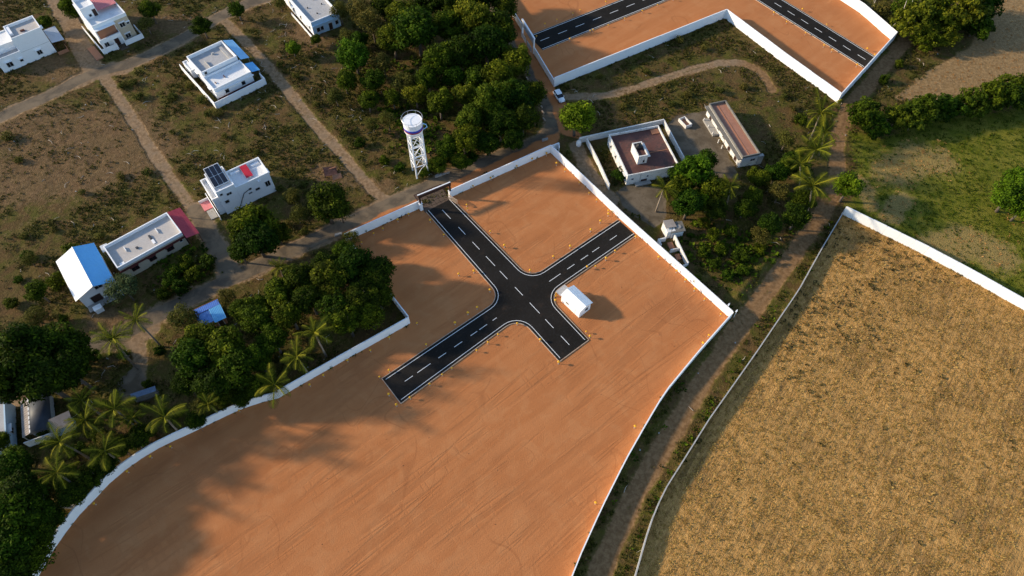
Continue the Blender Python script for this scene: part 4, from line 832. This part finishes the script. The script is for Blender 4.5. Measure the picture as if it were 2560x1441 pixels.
T = '''m 1045 80 52;m 1008 38 38;m 1120 60 42;d 1180 50 46;d 1240 72 50;d 1262 22 34;d 1215 112 46;d 1150 132 50;m 1100 152 44;d 1282 152 42;m 1252 196 46;d 1192 202 42;g 1228 258 50;d 1292 252 46;d 1165 244 36;m 1132 192 36;m 1072 205 34;o 1010 205 30;o 960 162 30;m 930 205 30;
m 862 205 28;o 840 242 24;m 920 252 28;m 982 245 28;d 1040 242 28;m 1100 262 36;g 1182 302 40;d 1250 312 42;d 1308 302 40;d 1328 240 34;d 1280 352 30;d 1222 358 34;m 1160 352 38;m 1112 372 32;m 1092 412 28;m 1150 402 28;o 970 302 26;o 932 312 20;d 982 100 40;o 930 60 38;o 905 30 32;d 960 18 34;d 1070 8 40;d 1130 2 42;d 1190 0 42;d 1240 -15 40;
l 886 138 42;l 732 120 19;m 790 102 14;o 870 90 22;m 900 100 24;o 850 30 26;l 1440 296 44;d 180 18 28;m 375 28 24;m 592 24 22;d 505 64 24;m 115 58 15;o 365 60 20;o 700 10 16;
d 812 505 60;d 850 528 34;d 632 560 54;d 640 600 50;d 690 582 34;d 600 628 28;o 735 492 26;o 742 538 26;f 310 722 36;b 175 620 24;b 132 690 22;m 95 728 26;o 72 650 18;o 85 790 24;
o 565 742 24;m 612 772 40;m 652 768 36;m 700 738 40;d 748 704 42;d 812 672 42;m 860 634 32;d 822 700 52;d 880 664 50;d 938 688 46;d 905 738 48;d 845 762 50;d 772 742 46;d 722 782 46;m 642 806 40;o 912 630 26;o 812 640 22;d 868 802 44;d 922 782 40;d 945 742 36;
o 460 800 36;m 505 842 46;m 482 902 48;m 572 866 52;m 642 898 44;m 592 932 52;d 532 952 48;m 682 848 40;m 645 962 34;d 472 966 30;d 502 1022 30;d 495 1055 26;d 565 995 30;d 610 990 30;
d 60 870 58;d 128 868 54;d 36 945 60;d 108 948 58;d 182 932 46;d 176 872 40;d 14 880 44;
m 28 1180 44;d 62 1230 48;m 30 1292 48;m 92 1278 40;m 20 1362 48;d 72 1392 40;m 104 1332 32;d 36 1446 50;o 112 1230 32;m 6 1100 22;m 36 1150 30;d 130 1296 26;d 190 1232 30;d 232 1190 30;d 262 1160 30;d 170 1190 26;d 300 1120 28;d 350 1090 30;o 275 1098 28;
l 1738 436 46;m 1702 472 40;m 1784 476 40;l 1758 500 30;m 1722 512 42;m 1770 402 28;d 1786 522 34;d 1700 430 30;l 2122 468 38;m 2192 318 32;m 2242 296 33;m 2168 292 36;m 2312 276 36;d 2370 268 36;g 2432 258 36;m 2472 240 36;g 2540 232 37;m 2508 242 40;d 2280 290 34;l 2528 490 38;l 2545 448 34;l 2556 522 30;
g 2282 60 42;g 2332 42 50;g 2392 30 50;m 2442 62 36;m 2362 92 30;g 2312 102 28;m 2262 20 30;o 2205 26 22;o 2232 54 16;g 2450 10 40;
m 1902 440 28;m 1942 432 30;g 1972 418 28;m 1882 492 24;o 1950 482 28;d 1990 545 34;d 1922 562 34;d 1862 520 28;o 1900 590 26;d 2008 505 28;o 1965 352 26;d 1990 402 26;m 2008 425 24;b 1500 478 18;b 1550 430 20'''
for ln in T.replace('\n', ';').split(';'):
    if ln.strip():
        k, a, b, c_ = ln.split(); a, b, c_ = float(a), float(b), float(c_); zf_ = 1.2
        if a > 2150 and b < 340: k, zf_, c_ = ('h', .75, c_*.95) if k in 'mgd' else ('s', .5, c_)
        if k == 'd' and a < 1345: q_ = rq.random(); k = 'm' if q_ < .22 else 'g' if q_ < .28 else 'o' if q_ < .33 else 'd'
        plant(k, a, b, c_*1.04, zf_)
Bs = '''425 700 24;452 716 24;486 690 26;520 656 24;462 655 22;546 640 22;506 724 24;540 690 22;408 735 20;570 664 18;440 676 20;
330 205 14;345 240 16;300 215 12;430 240 13;610 660 14;130 575 12;205 480 13;300 440 14;368 430 16;20 340 20;45 400 13;70 640 14;505 250 18;545 280 16;520 285 16;470 215 12;
1800 620 22;1850 640 24;1780 590 22;1760 630 20;1830 580 22;1760 560 18;1860 680 20;1820 690 20;1740 700 16;1790 660 16;1900 620 18;
1560 100 14;1640 110 16;1700 100 16;1760 120 14;1620 180 14;1500 190 13;1720 235 16;1800 225 16;1860 215 16;1560 265 14;1680 260 14;1960 240 12;2000 300 18;1985 270 14;
2210 200 14;2230 175 14;2190 225 12;2160 250 12;2250 160 12;
1115 395 20;1065 430 18;1000 420 16;960 400 16;900 360 16;1180 395 18;1250 378 16;720 560 18;760 580 18;870 590 16;700 470 16;760 460 14;520 520 8;
250 590 14;60 590 12;30 760 16;110 835 16;160 800 14;45 700 12;235 890 16;310 890 14;400 880 16;420 760 14;370 960 14;250 1090 18;330 1050 18;440 1030 18;380 1080 16;200 1120 20;110 1080 16;
780 520 16;830 240 14;790 260 14;740 190 14;700 160 13;650 120 12;860 330 14;900 410 12;1330 360 14;1370 300 8;640 330 10;430 330 10;560 340 12;640 380 12'''
for ln in Bs.replace('\n', ';').split(';'):
    if ln.strip(): a, b, c_ = map(float, ln.split()); sh_ = (a < 900 and b < 600) or (1380 < a < 2010 and b < 280); plant('s' if sh_ else 'b', a, b, c_*(.8 if sh_ else 1), .55)
PALMS = [(2062,330,38,6.5),(2000,410,34,6),(2052,282,46,7.5),(2040,375,46,8),(2030,465,50,8.5),(1660,470,34,7.5),(1826,468,32,6.5),(340,800,34,8),(282,846,46,9),(212,1050,40,8),(286,1022,44,8.5),(412,1042,48,8.5),(150,1105,44,8.5),(142,1182,42,8),(262,1128,40,7),(786,832,48,8.5),(742,892,46,8),(686,962,48,8),(205,1000,34,7),(520,1010,30,7),(700,668,26,5),(330,1045,30,6.5)]
for a, b, c_, h_ in PALMS: PLANTS.append(('p', a, b, c_, h_, None))
def wt_at(a, px, py):
    g_ = G(px, py); ix = int(np.clip((g_.x-gx[0])/STEP, 0, nx-1)); iy = int(np.clip((g_.y-gy[0])/STEP, 0, ny-1)); return a[iy, ix]
PLANTS = [q for q in PLANTS if q[0] not in 'bs' or max(wt_at(a, q[1], q[2]) for a in (soil, tarm, trk, straw)) < .35]
# labels: nearest landmark, side of it, rank
def near_label(px, py):
    k = min(LAND, key=lambda n_: math.hypot(px-LAND[n_][0], (py-LAND[n_][1])*1.2)); dx, dy = px-LAND[k][0], py-LAND[k][1]
    return k, ('right of' if dx > 0 else 'left of') if abs(dx) > abs(dy) else ('below' if dy > 0 else 'above')
ORD = ['nearest','second nearest','third nearest','fourth nearest','fifth nearest','sixth nearest','seventh nearest','eighth nearest','ninth nearest','tenth nearest','eleventh nearest','twelfth nearest','thirteenth nearest','fourteenth nearest','fifteenth nearest','sixteenth nearest']
grp = {}
for i, q in enumerate(PLANTS):
    k, sd = near_label(q[1], q[2]); grp.setdefault((KIND[q[0]][2], k, sd), []).append((math.hypot(q[1]-LAND[k][0], q[2]-LAND[k][1]), i))
LAB = {}
for (ct, k, sd), L in grp.items():
    for n_, (_, i) in enumerate(sorted(L)): LAB[i] = f"{KIND[PLANTS[i][0]][0]}, {ORD[min(n_,15)]} {ct} {sd} {k}"
GROUPN = {'tree': 'trees around the plots', 'bush': 'bushes in the scrub', 'palm': 'coconut palms'}
# palm fronds
def frond_mesh(seed, droop, L=1.0, n=17):
    r = random.Random(seed); ax = []
    for i in range(n+1):
        s_ = i/n; ax.append(Vector((L*(s_-.16*droop*s_*s_), 0, L*(.34*s_*(1-.2*droop)-.62*droop*s_*s_))))
    vs, fs, tn = [], [], []
    for i in range(n):
        s_ = (i+.5)/n; p0 = ax[i]; p1 = ax[i+1]; d_ = (p1-p0).normalized(); wl = .20*math.sin(math.pi*min(1, .12+s_*.86))**.7*L+.03
        for sd in (-1, 1):
            tip = p0.lerp(p1, .5)+d_*wl*.6+Vector((0, sd*wl, -wl*(.30+.25*r.random()))); b = len(vs)
            vs += [p0, p0.lerp(p1, .62), tip+(p1-p0)*.12, tip-(p1-p0)*.12]; fs.append((b,b+1,b+2,b+3) if sd > 0 else (b+3,b+2,b+1,b)); k = min(1, max(0, .25+.4*s_+r.uniform(-.2,.2))); tn += [min(1,k+.4), min(1,k+.4), k*.7, k*.7]
    for i in range(n):
        b = len(vs); h_ = Vector((0, .018*L, .004)); vs += [ax[i]-h_, ax[i]+h_, ax[i+1]+h_, ax[i+1]-h_]; vs = [Vector(v) for v in vs]; fs.append((b,b+1,b+2,b+3)); tn += [1, 1, 1, 1]
    return np_mesh('frond', np.array([tuple(v) for v in vs]), np.array(fs), PALML, False, {'tint': ('FLOAT', np.array(tn))})
FRONDS = [frond_mesh(1, .25), frond_mesh(2, .55), frond_mesh(3, .85), frond_mesh(4, 1.1), frond_mesh(5, .7)]
NUT = MB().lathe([(.02,-.15),(.13,-.05),(.13,.08),(.03,.16)], 7).mesh('coconut', WEEDM, True)
rp = random.Random(5)
def sw_at(x_, y_): return inplot[int(np.clip((y_-gy[0])/STEP+.5, 0, ny-1)), int(np.clip((x_-gx[0])/STEP+.5, 0, nx-1))]
for i, (k, px, py, rpx, zf, var) in enumerate(PLANTS):
    if k == 'p':
        hgt = zf; g_ = G(px, py, hgt); rm_ = rpx*pxm(px, py, hgt)*1.12; lean = (rp.uniform(-.7,.7)+.3, rp.uniform(-.9,.2)) if i % 3 else (1.6, -1.3)
        lean = list(lean)
        for _ in range(14):
            if sw_at(g_.x+lean[0], g_.y+lean[1]) < .05: break
            lean[0] -= .3; lean[1] += .3
        o = empty('palm_tree', (g_.x+lean[0], g_.y+lean[1], 0), 0, LAB[i], 'palm', GROUPN['palm'])
        MB().tube([(0,0,-.3),(-lean[0]*.3,-lean[1]*.3,hgt*.4),(-lean[0]*.75,-lean[1]*.75,hgt*.8),(-lean[0],-lean[1],hgt)], [.24,.17,.15,.13], 7).build('trunk', PALMT, o, True)
        nf = rp.choice((13,14,16)); a0 = rp.random()*6
        for j in range(nf):
            ti = j/nf; fm = FRONDS[min(4, int(ti*3.6)+rp.choice((0,0,1)))]; fo = put('frond', fm, o, (-lean[0],-lean[1],hgt-.05), 0, (rm_*rp.uniform(.72,1.14),)*3)
            fo.rotation_euler = (rp.uniform(-.45,.45), R(-40+52*ti+rp.uniform(-14,14)), a0+j*2.399+rp.uniform(-.35,.35))
        for j in range(4): put('coconut', NUT, o, (-lean[0]+.28*math.cos(j*1.6),-lean[1]+.28*math.sin(j*1.6),hgt-.35))
        continue
    rm_ = rpx*pxm(px, py); tall = 1.32 if (k in 'dm' and px < 980 and py > 600) else 1.0; zc = zf*rm_*tall; g_ = G(px, py, zc); 
    while tall > 1.0 and sw_at(g_.x, g_.y) > .05: tall -= .1; zc = zf*rm_*tall; g_ = G(px, py, zc)
    for _ in range(10):
        if sw_at(g_.x, g_.y) < .05: break
        g_ = g_+Vector((-.3, .3, 0))
    pr = PROTO[k]; cm, tm_ = pr[(i*7+3) % len(pr)]
    o = empty(KIND[k][1], (g_.x, g_.y, 0), rp.uniform(0, 6.28), LAB[i], KIND[k][2], GROUPN[KIND[k][2]]); sz = rm_*rp.uniform(.92, 1.12); lift = (tall-1)*1.25*rm_
    ex, ey = rp.uniform(.86, 1.12), rp.uniform(.86, 1.12); cr_ = put('crown', cm, o, (0,0,lift), 0, (rm_*ex, rm_*ey, sz)); cr_.rotation_euler = (rp.uniform(-.1,.1), rp.uniform(-.1,.1), 0); put('trunk', tm_, o, (0,0,0), 0, (rm_, rm_, sz+lift*.8))
# bare white tree at the upper right and fallen branches
b0 = G(2223,80); H = empty('bare_tree', b0, 0, 'bare white branching dead tree at the upper plot right corner', 'tree')
MB().tube([(0,0,-.2),(.8,.6,2.0),(2.4,1.6,4.0)], [.22,.17,.13], 6).build('trunk', PALEB, H)
for pts in ([(2.4,1.6,4.0),(3.6,2.0,5.2),(5.2,2.2,6.2)], [(2.4,1.6,4.0),(2.2,2.6,5.4),(2.5,3.6,6.8)], [(3.0,1.8,4.6),(3.9,2.9,5.8),(4.3,4.0,6.6)], [(1.6,1.1,3.0),(2.8,.6,3.6),(3.4,.1,3.7)]): MB().tube(pts, [.12,.09,.05], 5).build('branch', PALEB, H)
b0 = G(2178,26); H = empty('bare_tree', b0, 0, 'thin bare white sapling above the upper plot right wall', 'tree'); MB().tube([(0,0,-.2),(.4,.8,1.6),(.9,1.8,3.2)], [.09,.07,.03], 5).build('trunk', PALEB, H); MB().tube([(.4,.8,1.6),(.0,1.7,2.5)], [.05,.02], 5).build('branch', PALEB, H)

# ------------------------------------------------------------------ yellow marker posts and saplings
MK = (MB().lathe([(.05,-.1),(.045,.95)], 6).mesh('stake', KERB), MB().lathe([(.04,.86),(.2,.95),(.27,1.12),(.22,1.3),(.06,1.38)], 8).mesh('yellow_head', YELLOW, True), MB().lathe([(.17,-.05),(.14,.1)], 6).mesh('foot_stone', KERB))
ORDN = ['first','second','third','fourth','fifth','sixth','seventh','eighth','ninth','tenth','eleventh','twelfth','thirteenth','fourteenth','fifteenth','sixteenth','seventeenth','eighteenth','nineteenth','twentieth']
def marks(pts, tail):
    for i, (x_, y_) in enumerate(pts):
        g_ = G(x_, y_); s_ = rp.uniform(.68, .98); o = empty('marker_post', g_, rp.random()*6, f'{ORDN[i]} yellow marker post {tail}', 'marker', 'yellow topped plot markers')
        for nm, me in zip(('stake', 'yellow_head', 'foot_stone'), MK): put(nm, me, o, (0,0,0), 0, (s_, s_, s_*.8))
marks([(1167,517),(1169,526),(1226,583),(1261,619),(1325,681)], 'from the arch along the right edge of the arch road')
marks([(1383,646),(1425,621),(1476,580),(1500,558),(1520,541)], 'from the crossroads, far edge of right road')
marks([(1588,597),(1537,632),(1514,651),(1488,670),(1467,672)], 'from the east wall, near edge of right road')
marks([(1388,756),(1465,833),(1474,845),(1396,910),(1350,854)], 'around the office and the lower road end')
marks([(1293,813),(1245,840),(1220,860),(1192,880),(1130,924),(1106,940),(1075,964),(1026,998),(992,1016),(973,990)], 'from the crossroads, near edge of left road')
marks([(1225,730),(1193,773),(1170,787),(1138,812),(1066,865),(974,930),(950,946),(1043,812)], 'from the crossroads, far edge of left road')
marks([(1076,556),(1110,592),(1185,683),(1147,690)], 'from the arch along the left edge of the arch road')
marks([(1146,482),(1183,470),(1227,451),(1292,421),(1330,403),(1366,390)], 'from the arch along the right front wall')
marks([(1391,414),(1412,430),(1448,461),(1472,487),(1491,505),(1520,532),(1645,648),(1690,682),(1712,705),(1735,728),(1760,752),(1800,790)], 'from the top corner along the sunlit east wall')
marks([(1770,842),(1755,862),(1586,1070),(1488,1260)], 'from the right corner along the farm track wall')
marks([(980,823),(974,848),(927,880),(870,905),(810,942),(776,966),(600,1030),(540,1050),(430,1120),(380,1145),(322,1182),(240,1262)], 'from the plot corner along the curved left wall')
marks([(905,610),(935,588),(958,576),(995,555),(1022,540)], 'from the left end along the left front wall')
marks([(1341,96),(1362,66),(1392,54),(1432,38),(1450,30),(1514,10)], 'from the upper gate, far side of upper road')
marks([(1393,119),(1424,104),(1475,83),(1482,81),(1520,68),(1561,51),(1605,33),(1643,17),(1683,2)], 'from the upper gate, near side of upper road')
marks([(1933,38),(1965,60),(2012,88),(2058,119),(2078,131),(2140,168)], 'down the left side of the slanting upper road')
marks([(2004,29),(2065,66),(2165,128),(2184,142)], 'down the right side of the slanting upper road')
sv, sf, st_, _ = crown(301, 9, 10, .16, rad=(1,1,1.1), cl=.42); SAPC = np_mesh('leaves', sv*.34+np.array([0,0,1.25]), sf, LEAFM['m'], False, {'tint': ('FLOAT', st_)}); SAPT = MB().tube([(0,0,-.1),(.04,.02,.7),(0,0,1.35)], [.03,.025,.015], 5).mesh('stem', BARK)
def saplings(S, off, every, tail, start=1):
    n_ = 0
    for i in range(start, len(S)-1, every):
        d_ = (S[i+1]-S[i-1]).normalized(); q = S[i].lerp(S[i+1], .5)+Vector((-d_.y, d_.x, 0))*off; s_ = rp.uniform(.7, 1.25)
        o = empty('sapling', q, rp.random()*6, f'{ORDN[n_ % 20]} young sapling {tail}', 'sapling', 'saplings planted along the walls'); put('leaves', SAPC, o, (0,0,0), 0, (s_,)*3); put('stem', SAPT, o, (0,0,0), 0, (s_,)*3); n_ += 1
saplings(wallpts['sw'], .8, 2, 'from the plot corner inside the curved left wall'); saplings(wallpts['fl'], -.8, 2, 'from the left along the left front wall'); saplings(wallpts['fr'], -.8, 2, 'from the arch along the right front wall')
saplings(wallpts['e'], -.8, 3, 'from the top corner along the sunlit east wall')

# ------------------------------------------------------------------ ground cover
WTS = {'scrub': scrub, 'straw': straw, 'green': green, 'trk': trk, 'brown': brown}
def pick(n, wt, xr=None, yr=None):
    xs = RNG.uniform(-150, 150, n*6); ys = RNG.uniform(12, 178, n*6)
    ok = np.abs(xs) < 1.0*(ys*.84+60)
    ix = np.clip(((xs-gx[0])/STEP).astype(int), 0, nx-1); iy = np.clip(((ys-gy[0])/STEP).astype(int), 0, ny-1)
    ok &= RNG.random(len(xs)) < wt[iy, ix]; xs, ys, ix, iy = xs[ok][:n], ys[ok][:n], ix[ok][:n], iy[ok][:n]
    return np.stack([xs, ys, Z[iy, ix]], -1)
def cover(name, label, P, blades, size, m, up=.8, wd=.35, tint=(.2,.8)):
    n = len(P); r = RNG; a = r.uniform(0, 2*np.pi, (n, blades)); s_ = (size*r.uniform(.5, 1.5, (n, 1)))*r.uniform(.6, 1.2, (n, blades))
    dx, dy = np.cos(a), np.sin(a); base = P[:, None, :]+np.stack([dx, dy, 0*dx], -1)*(s_*.15)[..., None]
    tip = base+np.stack([dx*s_*.8, dy*s_*.8, up*s_*r.uniform(.5, 1.2, (n, blades))], -1); sd = np.stack([-dy, dx, 0*dx], -1)*(s_*wd)[..., None]; mid = base*.45+tip*.55+np.array([0, 0, .18])*s_[..., None]
    q = np.stack([base, mid+sd, tip, mid-sd], -2).reshape(-1, 3); tn = np.repeat(np.clip(r.uniform(*tint, (n, 1))+r.normal(0, .15, (n, blades)), 0, 1).ravel(), 4)
    return tag(put(name, np_mesh(name, q, np.arange(len(q)).reshape(-1, 4), m, False, {'tint': ('FLOAT', tn)})), label, None, None, 'stuff')
wn = fbm(X, Y, 9, 81); weedw = scrub*np.clip((.6*wn+.4*fbm(X, Y, 3.5, 83)-.44)*9, .03, 1)*(1-.85*bare); nearT = np.exp(-((line_d(X, Y, pp(F_WEST))-1.0)/1.0)**2)*np.clip((fbm(X, Y, 6, 87)-.3)*3, .1, 1)*np.clip(1.15-trk, 0, 1)+.25*np.exp(-(line_d(X, Y, smooth_line(pp(TRACKS[3][0])))-3.2)**2/2)
cover('weeds', 'low weeds and grass tufts over the scrub', pick(32000, weedw*(trk < .15)), 6, .40, WEEDM, .55, .30, (.0,.75))
cover('dry_grass', 'pale dry grass tufts over the scrub', pick(9000, scrub*np.clip((fbm(X, Y, 6, 91)-.45)*5, .05, 1)), 5, .38, WEEDM, .45, .16, (.7,1.0))
cover('verge_grass', 'green verge grass beside the farm track', pick(5200, np.clip(scrub+.5*trk, 0, 1)*(1-straw)*nearT*.9), 7, .5, LEAFM['m'], .7, .25, (.2,1.0))
cover('straw_stubble', 'straw stubble over the harvested field', pick(34000, straw), 4, .40, STRAWM, .35, .14, (.0,1.0))
cover('field_weeds', 'dark weed clumps dotted over the straw field', pick(3600, straw*np.clip((fbm(X, Y, 22, 101)-.50)*7, .03, 1)), 7, .40, SPOTM, .45, .42, (.0,.8))
cover('field_grass', 'grass blades over the green field', pick(15000, green*(1-.8*bare)), 5, .40, LEAFM['g'], .4, .18, (.1,.9))
cover('cut_hay', 'cut dry hay lying on the green field', pick(6000, green*bare), 5, .42, STRAWM, .35, .14, (.0,.9))
cover('fallow_stubble', 'sparse stubble on the fallow field', pick(3500, brown), 4, .35, STRAWM, .4, .2, (.0,.5))
ugP = [pp([(1740,560),(1960,480),(2000,560),(1930,640),(1850,740),(1780,700),(1700,640)]), pp([(900,180),(1150,120),(1330,180),(1350,300),(1290,350),(1080,420),(960,330)]), pp([(400,640),(560,600),(570,690),(430,760),(390,720)])]
ugw = np.maximum.reduce([poly_w(Xj, Yj, q_, 3.0) for q_ in ugP])*scrub*np.clip((fbm(X, Y, 7, 141)-.36)*5, .1, 1)
cover('undergrowth', 'leafy green undergrowth below the trees', pick(9000, ugw), 8, .62, LEAFM['m'], .6, .34, (.1,1.0))
# pale litter and stones
P = pick(240, np.clip(scrub+.4*trk, 0, 1)*.5); q = MB()
for (a, b, c_) in P:
    s_ = random.uniform(.06, .2); r_ = random.random()*6; e = [(a+s_*math.cos(r_+k*1.57)*random.uniform(.6,1.3), b+s_*math.sin(r_+k*1.57)*random.uniform(.6,1.3)) for k in range(4)]; q.prism(e, c_-.05, c_+s_*.6)
tag(q.build('litter_stones', CONC), 'pale stones and litter scattered over the scrub', None, None, 'stuff')
P = pick(420, inplot*.5); q = MB()
for (a, b, c_) in P:
    s_ = random.uniform(.04, .12); r_ = random.random()*6; q.prism([(a+s_*math.cos(r_+k*1.26)*random.uniform(.6,1.3), b+s_*math.sin(r_+k*1.26)*random.uniform(.6,1.3)) for k in range(5)], c_-.03, c_+s_*.55)
tag(q.build('soil_clods', mat('orange_clods', (.40,.155,.06), .95, .2, 2.0)), 'small clods and pebbles on the graded orange earth', None, None, 'stuff')
P = pick(420, scrub*np.clip((fbm(X, Y, 20, 121)-.38)*4, .1, 1)); q = MB()
for (a, b, c_) in P:
    L_ = random.uniform(.6, 2.2); r_ = random.random()*6; k_ = random.uniform(-.5, .5)
    q.tube([(a,b,c_+.04),(a+L_*.5*math.cos(r_),b+L_*.5*math.sin(r_),c_+.14),(a+L_*math.cos(r_+k_),b+L_*math.sin(r_+k_),c_+.05)], [.05,.045,.015], 4)
tag(q.build('dry_branches', PALEB), 'cut dry branches lying on the scrub', None, None, 'stuff')
